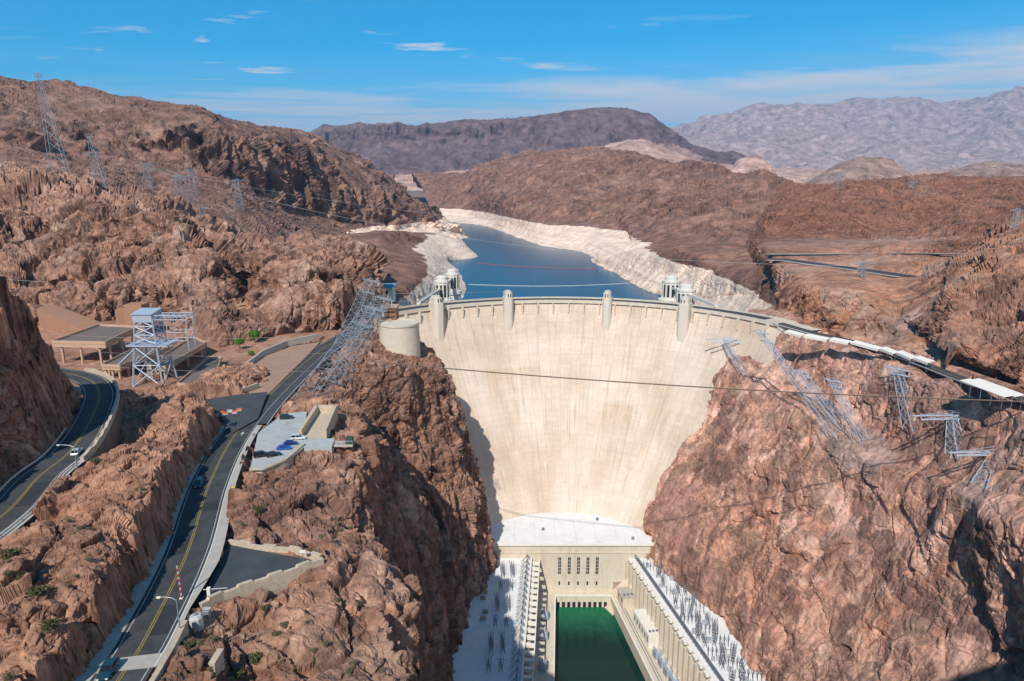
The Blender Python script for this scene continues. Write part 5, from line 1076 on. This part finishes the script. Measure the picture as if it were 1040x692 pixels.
q = Z(128, 330, 13); m = MB(); m.box((q[0] - 10, q[1] + 8, 5), (q[0] + 3, q[1] + 15, 20)); gp(m, 'back_wall', M_terra)
# awnings in the dip right of the garage
M_awn = simple_mat('pale_blue_awning', (.52, .60, .66), .6, .06, .4)
for i, (u, v, lab) in enumerate(((229, 383, 'pale blue sloped awning in the dip beside the garage, on the left'), (237, 381, 'pale blue sloped awning in the dip beside the plaza wall'))):
    q = Z(u, v, 9); r = empty('shade_awning', (q[0], q[1], 6.5), -.5); tag(r, lab, 'awning', 'pale awnings beside the plaza'); m = MB(); m.prism([(-1.6, -6), (1.6, -6), (1.6, 6), (-1.6, 6)], [2.4, 3.2, 3.2, 2.4], [2.6, 3.4, 3.4, 2.6]); m.build('roof', M_awn, r)
    for x in (-1.3, 1.3):
        for y in (-5.5, 5.5): m = MB(); m.bar((x, y, -1), (x, y, 2.6), .12); m.build('post', M_steel_d, r)
# round concrete tower at the dam's west end
rt = empty('round_tower', (-66, 389, -24)); tag(rt, 'pale cylindrical concrete tower at the west end of the dam', 'tower'); 
m = MB(); m.lathe([(12.3, 0), (11.5, 33), (11.5, 34.2)], n=48); m.build('drum', M_conc, rt, True)
m = MB(); m.lathe([(11.9, 34.2), (11.9, 35.2), (10.9, 35.2), (10.9, 34.6), (.2, 34.6)], n=48); m.build('roof_rim', M_conc, rt, True)
M_rust = simple_mat('rust_brown_cladding', (.24, .115, .05), .8, .2, .5, stain=(.12, .06, .03))
eb = empty('elevator_house', (-73, 402, 0)); tag(eb, 'rust brown boxy building above the round concrete tower', 'building')
m = MB(); m.box((-5, -4, 0), (4, 5, 18)); m.build('wall', M_rust, eb); m = MB(); m.box((-5.5, -4.5, 18), (4.5, 5.5, 18.8)); m.build('roof', M_tanw, eb); m = MB(); m.box((-10, -2, 0), (-5, 6, 11)); m.build('side_wing', M_tanw, eb)
for z in (8, 12, 15): m = MB(); m.box((-4, -4.08, z), (3, -3.9, z + 1)); m.build('window', M_win, eb)
q = Z(389, 300, 3); vb = empty('visitor_building', (q[0] - 3, q[1] + 4, 1)); tag(vb, 'blue roofed pale building on the slope behind the west end of the dam', 'building')
m = MB(); m.box((-13, -6, -4), (11, 8, 8)); m.build('wall', M_conc_w, vb); m = MB(); m.prism([(-14, -7), (12, -7), (12, 9), (-14, 9)], 8, [8.5, 8.5, 9.8, 9.8]); m.build('roof', simple_mat('blue_metal_roof', (.16, .34, .46), .5, .08, .4), vb)
for x in np.arange(-11, 9, 4): m = MB(); m.box((x, -6.08, 3), (x + 2.4, -5.9, 6)); m.build('window', M_win, vb)
q = T(3, 170, 760); wb = empty('hut', (q[0], q[1], q[2] - 4)); tag(wb, 'small white hut on the bench below the western skyline', 'hut'); m = MB(); m.box((-4, -4, -3), (4, 4, 7)); m.build('wall', M_conc_w, wb); m = MB(); m.prism([(-4.5, -4.5), (4.5, -4.5), (4.5, 4.5), (-4.5, 4.5)], 7, [7.5, 8.4, 8.4, 7.5]); m.build('roof', M_conc_g, wb)
# overlook building with pillar at the parking deck
ov = empty('overlook_building', (float(Z(330, 440, 7.5)[0]), float(Z(330, 440, 7.5)[1]), 7.5)); tag(ov, 'tan concrete overlook with pillar and projecting platform beside the parking deck', 'building')
def op(m, name, mat):
    o = m.build(name, mat); o.parent = ov; o.matrix_parent_inverse = Matrix.Translation(ov.location).inverted(); return o
A, B, C, D = (Z(305, 445, 7.6), Z(322, 419, 7.6), Z(341, 419, 7.6), Z(330, 445, 7.6))
m = MB(); m.prism([tuple(p[:2]) for p in (A, B, C, D)], 3, 7.7); op(m, 'floor', M_stone)
for p, q2 in ((A, B), (B, C), (C, D)):
    d = (q2 - p)[:2]; Ln = np.linalg.norm(d); d /= Ln; m = MB(); m.obox((p + q2)[:2] / 2, d, (-d[1], d[0]), Ln, 1.2, 5, 10.4); op(m, 'wall', M_stone)
E1, E2 = Z(306, 446, 7.7), Z(340, 446, 7.7)
m = MB(); m.prism([(E1[0], E1[1]), (E2[0], E2[1]), (E2[0] + 1, E2[1] - 8), (E1[0] + 2, E1[1] - 8)], 6.6, 7.9); op(m, 'deck', M_park)
m = MB(); m.prism([(E2[0] - 5.5, E2[1] - 1), (E2[0] + .5, E2[1] - 1), (E2[0] + 1, E2[1] - 8), (E2[0] - 5, E2[1] - 8)], -22, 6.6); op(m, 'pillar', M_conc)
m = MB(); m.prism([(E2[0] + .9, E2[1] - 2), (E2[0] + 7, E2[1] - 2), (E2[0] + 7, E2[1] - 5), (E2[0] + .9, E2[1] - 5)], 6.9, 7.6); op(m, 'platform', M_conc_g)
m = MB()
for x in (1, 2.5, 4, 5.5, 7): m.bar((E2[0] + x, E2[1] - 4.9, 7.6), (E2[0] + x, E2[1] - 4.9, 8.8), .08)
m.bar((E2[0] + 1, E2[1] - 4.9, 8.8), (E2[0] + 7, E2[1] - 4.9, 8.8), .08); m.bar((E2[0] + 7, E2[1] - 4.9, 8.8), (E2[0] + 7, E2[1] - 2, 8.8), .08); op(m, 'railing', M_steel)
m = MB(); m.box((E2[0] + 4.6, E2[1] - 4.6, 7.6), (E2[0] + 6.8, E2[1] - 2.2, 9.6)); op(m, 'cabinet', simple_mat('dark_green_cabinet', (.05, .07, .05), .6))

# ================================================================== CANOPIES ALONG THE EAST ROAD
M_can = simple_mat('off_white_canopy', (.80, .72, .62), .7, .06, .4)
cpx = [((799, 336), (816, 340)), ((818, 341), (841, 345)), ((844, 345.5), (863, 349)), ((866, 349), (894, 355)), ((896, 356), (910, 360)), ((912, 360.5), (928, 366)), ((930, 367), (945, 371))]
names = ['first small white canopy on the east road from the dam end', 'second white canopy along the east road from the dam end', 'third white canopy along the east road from the dam end', 'longest white canopy in the middle of the east road row', 'white canopy just after the longest one on the east road', 'sixth white canopy from the dam, next to last in the row', 'last small white canopy of the row before the bare road']
for (a, b), lab in zip(cpx, names):
    pa, pb = Z(*a, 4.6), Z(*b, 5.4 if b[0] > 880 else 4.8); d = (pb - pa)[:2]; Ln = float(np.linalg.norm(d)); mid = (pa + pb) / 2; g_, ang = road_at(EAST, mid)
    r = empty('shade_canopy', (mid[0], mid[1], g_[2]), math.atan2(d[1], d[0])); tag(r, lab, 'canopy', 'white canopies along the east road')
    m = MB(); m.prism([(-Ln / 2, -1.9), (Ln / 2, -1.9), (Ln / 2, 1.9), (-Ln / 2, 1.9)], [3.0, 3.0, 3.7, 3.7], [3.3, 3.3, 4.0, 4.0]); m.build('roof', M_can, r)
    m = MB(); m.box((-Ln / 2, -1.88, 2.1), (Ln / 2, -1.7, 3.0)); m.build('fascia', M_can, r)
    for x in (-Ln / 2 + .5, Ln / 2 - .5):
        for y in (-1.6, 1.6): m = MB(); m.bar((x, y, -1.5), (x, y, 3.1), .14); m.build('post', M_steel_d, r)
pa, pb = Z(984, 390, 9.5), Z(1030, 402, 11.5); d = (pb - pa)[:2]; Ln = float(np.linalg.norm(d)); mid = (pa + pb) / 2; g_, _ = road_at(EAST, mid)
r = empty('shade_canopy', (mid[0], mid[1], g_[2]), math.atan2(d[1], d[0])); tag(r, 'large double-panel white canopy at the right edge of the picture', 'canopy', 'white canopies along the east road')
for k_, y in enumerate((-2.2, 2.2)): m = MB(); m.prism([(-Ln / 2, y - 2.1), (Ln / 2, y - 2.1), (Ln / 2, y + 2.1), (-Ln / 2, y + 2.1)], [3.2, 3.2, 3.8, 3.8], [3.5, 3.5, 4.1, 4.1]); m.build('roof', M_can, r)
for x in np.linspace(-Ln / 2 + .6, Ln / 2 - .6, 5):
    for y in (-4, 0, 4): m = MB(); m.bar((x, y, -2), (x, y, 3.3), .16); m.build('post', M_steel_d, r)

# ================================================================== VEHICLES
def paint(name, col):
    m, k, b = newmat(name); b.inputs['Base Color'].default_value = (*col, 1); b.inputs['Roughness'].default_value = .28; b.inputs['Metallic'].default_value = .25; b.inputs['Specular IOR Level'].default_value = .5; b.inputs['Coat Weight'].default_value = .5; return m
M_glass = glass_mat('car_glass', (.012, .015, .018), .05); M_tyre = simple_mat('tyre_rubber', (.02, .02, .02), .9); M_rim = simple_mat('wheel_rim', (.4, .4, .42), .4, .05, 1, metal=.8); M_lamp = simple_mat('headlight_lens', (.7, .7, .68), .2); M_tail = simple_mat('tail_light_lens', (.3, .01, .01), .3)
def car(kind, mat):
    """x is forward"""
    r = empty('parked_car'); L_, W_, hb = (4.6, 1.82, .82) if kind == 'sedan' else (4.8, 1.92, .98)
    bm = bmesh.new()
    prof = [(-L_ / 2, .34), (-L_ / 2 - .02, .62), (-L_ / 2 + .12, hb), (-L_ * .33, hb + .05), (L_ * .17, hb + .05), (L_ * .40, hb - .10), (L_ / 2 - .04, hb - .25), (L_ / 2, .5), (L_ / 2 - .06, .32)]
    rows = []
    for y, s, dz in ((-W_ / 2, .94, -.03), (-W_ / 2 + .14, 1, .02), (W_ / 2 - .14, 1, .02), (W_ / 2, .94, -.03)): rows.append([bm.verts.new((x * s, y, z + (dz if z > .5 else 0))) for x, z in prof])
    n = len(prof)
    for a, b in zip(rows, rows[1:]):
        for i in range(n): bm.faces.new((a[i], a[(i + 1) % n], b[(i + 1) % n], b[i]))
    bm.faces.new(rows[0][::-1]); bm.faces.new(rows[-1]); bmesh.ops.recalc_face_normals(bm, faces=bm.faces); bmesh.ops.bevel(bm, geom=bm.edges[:], offset=.05, segments=2, affect='EDGES')
    me = bpy.data.meshes.new('body'); bm.to_mesh(me); bm.free(); me.materials.append(mat); o = bpy.data.objects.new('body', me); COL.objects.link(o); o.parent = r
    x0, x1, t0, t1, ht = (-L_ * .42, L_ * .22, -L_ * .26, L_ * .04, 1.44) if kind == 'sedan' else (-L_ * .47, L_ * .24, -L_ * .42, L_ * .07, 1.76)
    wb, wt = W_ * .47, W_ * .38
    m = MB(); z0 = hb
    m.add([(x0, -wb, z0), (x1, -wb, z0), (x1, wb, z0), (x0, wb, z0), (t0, -wt, ht - .07), (t1, -wt, ht - .07), (t1, wt, ht - .07), (t0, wt, ht - .07)], [(0, 1, 5, 4), (1, 2, 6, 5), (2, 3, 7, 6), (3, 0, 4, 7), (4, 5, 6, 7), (0, 3, 2, 1)]); m.build('windows', M_glass, r)
    m = MB(); m.prism([(t0 - .04, -wt - .02), (t1 + .04, -wt - .02), (t1 + .04, wt + .02), (t0 - .04, wt + .02)], ht - .08, ht); 
    for y in (-1, 1):
        for xa, ta in ((x0, t0), (x1, t1), ((x0 + x1) / 2, (t0 + t1) / 2)): m.bar((xa, y * wb * 1.005, z0), (ta, y * wt * 1.01, ht - .04), .05)
    m.build('roof', mat, r)
    for x in (-L_ * .30, L_ * .31):
        for y in (-1, 1):
            w_ = MB(); w_.bar((x, y * (W_ / 2 - .2), .33), (x, y * (W_ / 2 + .01), .33), .33, 16); wo = w_.build('wheel', M_tyre, r); q = MB(); q.bar((x, y * (W_ / 2), .33), (x, y * (W_ / 2 + .03), .33), .2, 12); q.build('rim', M_rim, wo)
    for y in (-1, 1):
        m = MB(); m.box((L_ / 2 - .12, y * .62 - .17, hb - .32), (L_ / 2 + .015, y * .62 + .17, hb - .18)); m.build('headlight', M_lamp, r)
        m = MB(); m.box((-L_ / 2 - .03, y * .68 - .14, hb - .25), (-L_ / 2 + .1, y * .68 + .14, hb - .1)); m.build('tail_light', M_tail, r)
    return r
CARS = [ # px, z or road, heading, kind, colour, label
    ((68, 461), UPPER, 0, 'sedan', (.55, .57, .60), 'silver car driving on the upper road beside the street lamp', 2.3),
    ((213, 491), LOWER, math.pi, 'suv', (.02, .05, .06), 'dark teal car on the canyon road in the rock shade', -2.4),
    ((112, 683), LOWER, math.pi, 'sedan', (.015, .06, .08), 'dark teal car on the road at the bottom edge of the picture', -2.2),
    ((228, 433), LOWER, math.pi, 'sedan', (.03, .035, .05), 'dark car near the junction at the foot of the ridge', -2.6),
    ((266, 464), None, .45, 'suv', (.012, .02, .022), 'black pickup-sized car nearest the road on the parking deck', 0),
    ((278, 463), None, .6, 'sedan', (.012, .013, .015), 'small black car parked next to the black larger one', 0),
    ((288.5, 456), None, .25, 'sedan', (.01, .11, .55), 'bright blue car parked in the row on the deck', 0),
    ((295, 451), None, .25, 'sedan', (.012, .035, .22), 'navy blue car parked between the bright blue and white cars', 0),
    ((303, 445), None, .15, 'suv', (.75, .76, .77), 'white car parked last in the row on the deck', 0),
    ((291, 424), None, .3, 'suv', (.02, .025, .03), 'dark car alone at the far end of the parking deck', 0),
    ((1035, 409), EAST, 0, 'suv', (.05, .14, .28), 'blue car beside the large white canopy on the east road', -1.5)]
for (u, v), L, hd, kind, col, lab, off in CARS:
    o = car(kind, paint('paint_' + lab.split()[0] + '_' + lab.split()[1], col)); tag(o, lab, 'car')
    if L is not None:
        p = Z(u, v, 8 if L is EAST else 20 if v > 600 else 12 if v > 480 else 22 if u < 100 else 9); g_, ang = road_at(L, p)
        p = Z(u, v, g_[2] + .6); g_, ang = road_at(L, p); o.location = (g_[0] + math.sin(ang) * off, g_[1] - math.cos(ang) * off, g_[2] + .02); o.rotation_euler.z = ang + hd; o.name = 'car'
    else:
        p = Z(u, v, 8.4 if u < 285 else 8.3); o.location = (p[0], p[1], 0); zz = drop(p[0], p[1], 60)
        o.location = (p[0], p[1], float(zz) + .02); o.rotation_euler.z = hd

# ================================================================== STREET FURNITURE
def street_lamp(u, v, z, h, arm, label):
    p = Z(u, v, z); r = empty('street_lamp', tuple(p)); tag(r, label, 'street lamp'); m = MB(); m.bar((0, 0, -.5), (0, 0, h), .14, 8, .08); m.build('pole', M_steel, r)
    m = MB(); m.path([(0, 0, h - .1), (-arm * .3, 0, h + .35), (-arm * .8, 0, h + .5), (-arm, 0, h + .45)], .07, 6); a = m.build('arm', M_steel, r)
    m = MB(); m.prism([(-arm - .75, -.16), (-arm - .1, -.2), (-arm - .1, .2), (-arm - .75, .16)], h + .33, h + .52); m.build('lamp_head', M_conc_w, a); m = MB(); m.obox((0, 0), (1, 0), (0, 1), .6, .6, -.6, .3); m.build('base', M_conc_g, r)
street_lamp(80, 486, 21.6, 8.0, 3.2, 'tall street lamp over the silver car, standing by the upper road parapet')
street_lamp(184, 649, 17.4, 7.2, 2.4, 'street lamp at the road edge beside the striped barrier boom')
p = Z(185, 613, 16.0); r = empty('barrier_gate', tuple(p)); tag(r, 'raised red and white striped barrier boom at the canyon road', 'barrier'); M_redp = simple_mat('red_paint', (.42, .03, .025), .6); m = MB(); m.box((-.3, -.3, -.3), (.3, .3, 1.2)); m.build('post', M_conc_w, r)
bo = None
for k_ in range(12):
    f0, f1 = k_ / 12, (k_ + 1) / 12; a = np.array([-.35, .4, 6.2]); m = MB(); m.bar(a * f0 + [0, 0, 1.1], a * f1 + [0, 0, 1.1], .16); m.build('boom_stripe', M_redp if k_ % 2 == 0 else M_wht, r)
p = Z(207, 604, 15.6); r = empty('gate_arm', tuple(p)); tag(r, 'white horizontal gate arm across the turn-out entrance', 'barrier'); m = MB(); m.bar((0, 0, 1.0), (4.2, .6, 1.0), .1); m.build('arm', M_wht, r); m = MB(); m.box((.7, -.25, -.4), (1.3, .35, 1.4)); m.build('post', M_conc_w, r)
p = Z(308, 570, 13.9); r = empty('road_sign', tuple(p)); tag(r, 'small white sign post at the far corner of the asphalt turn-out', 'sign'); m = MB(); m.bar((0, 0, -.3), (0, 0, 2.6), .07); m.build('post', M_steel, r); m = MB(); m.box((-.6, -.05, 1.9), (.6, .05, 2.5)); m.build('panel', M_conc_w, r)
p = Z(237.5, 500, 11.6); r = empty('marker_post', tuple(p)); tag(r, 'small bright yellow marker beside the canyon road pavement', 'marker'); m = MB(); m.bar((0, 0, -.4), (0, 0, .9), .1); m.build('post', M_steel_d, r); m = MB(); m.bar((0, -.08, 1.1), (0, .08, 1.1), .5, 10); m.build('disc', simple_mat('yellow_sign_paint', (.75, .58, .02), .6), r)
p = hit(200, 636); r = empty('utility_tank', tuple(p)); tag(r, 'white many-sided utility tank on the rock below the road', 'tank'); m = MB(); m.lathe([(1.15, -.8), (1.15, 1.7), (.9, 2.1), (.1, 2.2)], n=8); m.build('tank', M_wht, r); m = MB(); m.lathe([(.35, 2.15), (.35, 2.4), (.1, 2.45)], n=8); m.build('lid', M_steel, r)
p = hit(210, 626); r = empty('utility_cabinet', tuple(p)); tag(r, 'small grey utility cabinet beside the white tank', 'cabinet'); m = MB(); m.box((-.6, -.5, -.5), (.6, .5, 1.3)); m.build('body', M_steel, r); m = MB(); m.box((-.7, -.6, 1.3), (.7, .6, 1.42)); m.build('lid', M_conc_g, r)
# barricades at the junction
M_or = simple_mat('orange_barricade_plastic', (.72, .17, .07), .6)
for i in range(9):
    u, v = 206 + i * 4.6, 423 - i * .7 + (i % 2) * 1.8; p = Z(u, v, 8.4); r = empty('barricade', (p[0], p[1], 8.3), .3 * (i % 3)); tag(r, 'orange and white road barricade in the row closing the side road', 'barricade', 'barricades across the side road')
    m = MB(); m.prism([(-.9, -.28), (.9, -.28), (.9, .28), (-.9, .28)], 0, .45); m.build('foot', M_wht, r); m = MB(); m.prism([(-.9, -.14), (.9, -.14), (.9, .14), (-.9, .14)], .45, 1.1); m.build('panel', M_or if i % 3 else M_wht, r)
# free-standing wall stub at the bottom
p = hit(221, 680)
if p is not None: m = MB(); m.box((-.4, -1.6, -1.0), (.4, 1.6, 2.2)); m.box((-.5, -1.7, 2.2), (.5, 1.7, 2.4)); o = m.build('wall_stub', M_stone); o.location = tuple(p); tag(o, 'short tan wall stub on the rock at the bottom edge', 'wall')

# ================================================================== PLANTS
def leaf_mat(name, a, b_):
    m, k, b = newmat(name); g = k.n('ShaderNodeNewGeometry'); k.l(k.mix(k.noise(g.outputs['Position'], 2.2, 3), a, b_), b.inputs['Base Color']); b.inputs['Roughness'].default_value = .8; return m
M_leaf = leaf_mat('olive_shrub_leaves', (.05, .055, .018), (.13, .12, .05)); M_leafg = leaf_mat('fresh_green_leaves', (.05, .12, .015), (.12, .24, .03)); M_bark = simple_mat('dry_bark', (.12, .085, .055), .95)
def leaf_ball(rng, n, rx, rz, zc, size):
    V = []; Fc = []
    for q in range(n):
        th, ph = rng.uniform(0, 6.283), math.acos(rng.uniform(-1, 1)); rr = rng.uniform(.35, 1) ** .6 * (1 + .25 * math.sin(3 * th + n))
        c = Vector((rx * rr * math.sin(ph) * math.cos(th), rx * rr * math.sin(ph) * math.sin(th), zc + rz * rr * math.cos(ph))); a = Vector((rng.gauss(0, 1), rng.gauss(0, 1), rng.gauss(0, 1))).normalized() * size; b = a.orthogonal().normalized() * size * .5
        V += [c - a, c + b, c + a, c - b]; i = q * 4; Fc.append((i, i + 1, i + 2, i + 3))
    return V, Fc
def plant(name, cat, u, v, rad, hgt, label, group, mat, seed, trunk=.0, p=None):
    p = hit(u, v) if p is None else p
    if p is None: return
    rng = random.Random(seed); r = empty(name, tuple(p)); tag(r, label, cat, group); m = MB(); V, Fc = leaf_ball(rng, 420, rad, hgt * .5, trunk + hgt * .45, rad * .17); m.add(V, Fc); m.build('foliage', mat, r)
    m = MB()
    for q in range(5 if not trunk else 3): a = q * 1.3 + seed; m.bar((0, 0, -.3), (math.cos(a) * rad * .4, math.sin(a) * rad * .4, trunk + hgt * .45), .05 + trunk * .03, 5, .02)
    m.build('stem' if not trunk else 'trunk', M_bark, r)
SH = [(10, 566, 1.4, 1.4, 'olive shrub on the rock slope just under the upper road guardrail'), (38, 605, 1.6, 1.5, 'largest olive shrub on the tan rock below the upper road'), (20, 588, 1.0, 1.0, 'small olive shrub between two bigger ones on the left slope'), (50, 638, 1.3, 1.2, 'olive shrub low on the left slope above the dark shade'), (97, 470, 1.1, 1.2, 'green shrub at the foot of the street lamp on the ridge'),
      (243, 686, 1.0, 1.1, 'dark olive shrub at the bottom edge on the canyon side slope'), (258, 671, 1.2, 1.2, 'round olive shrub above the wall stub on the canyon slope'), (190, 658, 1.0, 1.1, 'dry yellowish shrub under the white utility tank'), (269, 619, .8, .8, 'tiny shrub on the reddish slope below the turn-out wall'), (281, 646, .8, .8, 'tiny shrub in the middle of the canyon side slope'), (262, 520, 1.3, 1.4, 'dark shrub on the crag under the parking deck')]
for i, (u, v, rd_, h_, lab) in enumerate(SH): plant('desert_shrub', 'shrub', u, v, rd_, h_, lab, 'desert shrubs on the near slopes', M_leaf, i + 3)
M_dry = leaf_mat('dry_grey_green_leaves', (.10, .085, .045), (.19, .16, .09)); rq = random.Random(21); kk = 0
for q in range(400):
    u, v = (rq.uniform(2, 150), rq.uniform(480, 690)) if q % 2 else (rq.uniform(190, 390), rq.uniform(500, 690)); p = hit(u, v)
    if p is None or kk >= 46: continue
    okk, pp, nn_, ii, ob, mt = S.ray_cast(DG, Vector((p[0], p[1], p[2] + 3)), Vector((0, 0, -1)))
    if not okk or ob.name.split('.')[0] not in ('west_canyon_wall', 'west_road_ridge') or nn_.z < .72 or p[2] < -6: continue
    kk += 1; rr_ = rq.uniform(.3, .75); o = plant('dry_bush', 'shrub', u, v, rr_, rr_ * 1.2, 'small dry grey-green bush in a crack of the tan rock', 'dry bushes on the near rock', M_dry, 100 + q, 0, p)
for i, (u, v, rd_, h_, lab) in enumerate(((244, 349, 2.4, 4, 'bright green young tree at the left end of the plaza wall'), (259, 342, 3.0, 4.5, 'tallest bright green tree behind the curved plaza wall'), (255, 354, 1.6, 2.2, 'low bright green bush between two young trees'))):
    q = Z(u, v + 6, 7); plant('young_tree', 'tree', u, v, rd_, h_, lab, 'green trees by the plaza', M_leafg, i + 40, 2.6 if i < 2 else .3, np.array([q[0], q[1], min(drop(q[0], q[1], 60), 9)]))

# ================================================================== THE HIGHWAY BRIDGE UNDER THE VIEWER (its shadow falls on the east wall)
bd = np.array([math.sin(R(71)), math.cos(R(71))]); bn = np.array([-bd[1], bd[0]])
m = MB(); m.obox(-bn * 13.6 + bd * 60, bd, bn, 560, 27.5, H - 4.6, H - 1.9); m.obox(bn * .25 + bd * 60, bd, bn, 560, .3, H - 1.9, H - 1.15); m.obox(-bn * 27.2 + bd * 60, bd, bn, 560, .3, H - 1.9, H - .6)
tag(m.build('bridge_deck', M_conc), kind='structure')
# ================================================================== LIGHT AND SKY
AZ, EL = R(16.5), R(43.5)            # direction the shadows fall (right of straight ahead), sun height
sd = bpy.data.lights.new('sun', 'SUN'); sd.energy = 5.0; sd.angle = R(.53); sd.color = (1, .955, .88)
so = bpy.data.objects.new('sun', sd); COL.objects.link(so)
dv = Vector((math.sin(AZ) * math.cos(EL), math.cos(AZ) * math.cos(EL), -math.sin(EL)))
so.rotation_euler = dv.to_track_quat('-Z', 'Y').to_euler()
w = bpy.data.worlds.new('World'); S.world = w; w.use_nodes = True; t = w.node_tree; t.nodes.clear(); k = NT(t)
out = k.n('ShaderNodeOutputWorld'); bg = k.n('ShaderNodeBackground'); k.l(bg.outputs[0], out.inputs[0])
sky = k.n('ShaderNodeTexSky'); sky.sky_type = 'NISHITA'; sky.sun_disc = False; sky.sun_elevation = EL; sky.sun_rotation = math.pi + AZ
sky.altitude = 450; sky.air_density = .9; sky.dust_density = .05; sky.ozone_density = 3.0
hs = k.n('ShaderNodeHueSaturation'); hs.inputs['Saturation'].default_value = 1.12; k.l(k.mix(1., sky.outputs[0], (.02, 1.0, 1.3), 'MULTIPLY'), hs.inputs['Color'])
tc = k.n('ShaderNodeTexCoord'); sx = k.n('ShaderNodeSeparateXYZ'); k.l(tc.outputs['Generated'], sx.inputs[0])
zc = k.math('MAXIMUM', sx.outputs[2], .012)
cb = k.n('ShaderNodeCombineXYZ'); k.l(k.math('DIVIDE', sx.outputs[0], zc), cb.inputs[0]); k.l(k.math('DIVIDE', sx.outputs[1], zc), cb.inputs[1])
n1 = k.noise(k.scalev(cb.outputs[0], (.30, .62, 1)), 1.0, 9, .62, .5)
n2 = k.noise(k.scalev(cb.outputs[0], (.07, .16, 1)), 1.0, 4, .55, .3)
elv = sx.outputs[2]; az = k.math('DIVIDE', sx.outputs[0], k.math('MAXIMUM', sx.outputs[1], .05)); azn = k.math('ADD', k.math('MULTIPLY', az, .5), .5)
# a band of thin cloud low in the sky, thicker to the right; a few wisps above it
edge_ = k.math('SUBTRACT', elv, k.math('MULTIPLY', azn, .062))
band = k.ramp(edge_, [(0., .62), (.05, .66), (.075, .5), (.105, .2), (.14, 0.)])
den = k.math('ADD', k.math('SUBTRACT', n1, .5), k.math('ADD', k.math('MULTIPLY', k.math('SUBTRACT', n2, .5), .9), k.math('MULTIPLY', k.math('SUBTRACT', azn, .5), .12)))
cl = k.math('MULTIPLY', k.ramp(k.math('ADD', den, k.math('MULTIPLY', band, .36)), [(.03, 0.), (.12, .5), (.27, 1.)]), k.ramp(band, [(.0, 0.), (.3, 1.)]))
pf = k.noise(k.scalev(cb.outputs[0], (.75, 1.25, 1)), 1.0, 8, .6, .4)
wis = k.math('MULTIPLY', k.ramp(pf, [(.585, 0.), (.66, 1.)]), k.ramp(elv, [(.115, 0.), (.14, .9), (.20, .9), (.235, 0.)]))
veil = k.math('MULTIPLY', k.ramp(edge_, [(0., .75), (.05, .72), (.085, .5), (.115, .15), (.15, 0.)]), k.ramp(k.math('ADD', n2, k.math('MULTIPLY', k.math('SUBTRACT', n1, .5), .6)), [(.36, .25), (.6, 1.)]))
cl = k.math('MAXIMUM', k.math('MAXIMUM', veil, k.math('MULTIPLY', cl, .95)), k.math('MULTIPLY', wis, k.ramp(azn, [(.15, .2), (.28, .95), (.5, .8), (.62, .2)])))
mx = k.mix(cl, hs.outputs[0], (7.2, 7.6, 8.2)); k.l(mx, bg.inputs['Color']); bg.inputs['Strength'].default_value = .107
vs_ = S.view_settings; vs_.view_transform = 'Standard'; vs_.look = 'None'; vs_.gamma = 1; vs_.exposure = 0.13
S.cycles.max_bounces = 6

# air between here and the far ranges
hm, k, b = newmat('thin_desert_haze'); k.t.nodes.remove(b); vo = k.n('ShaderNodeVolumePrincipled'); vo.inputs['Density'].default_value = 4.3e-5; vo.inputs['Color'].default_value = (.38, .69, 1.0, 1); vo.inputs['Anisotropy'].default_value = .2
k.l(vo.outputs[0], [q for q in k.t.nodes if q.type == 'OUTPUT_MATERIAL'][0].inputs['Volume'])
m = MB(); m.box((-26100, -26100, -202), (26100, 26100, 2450)); tag(m.build('haze', hm), kind='stuff')
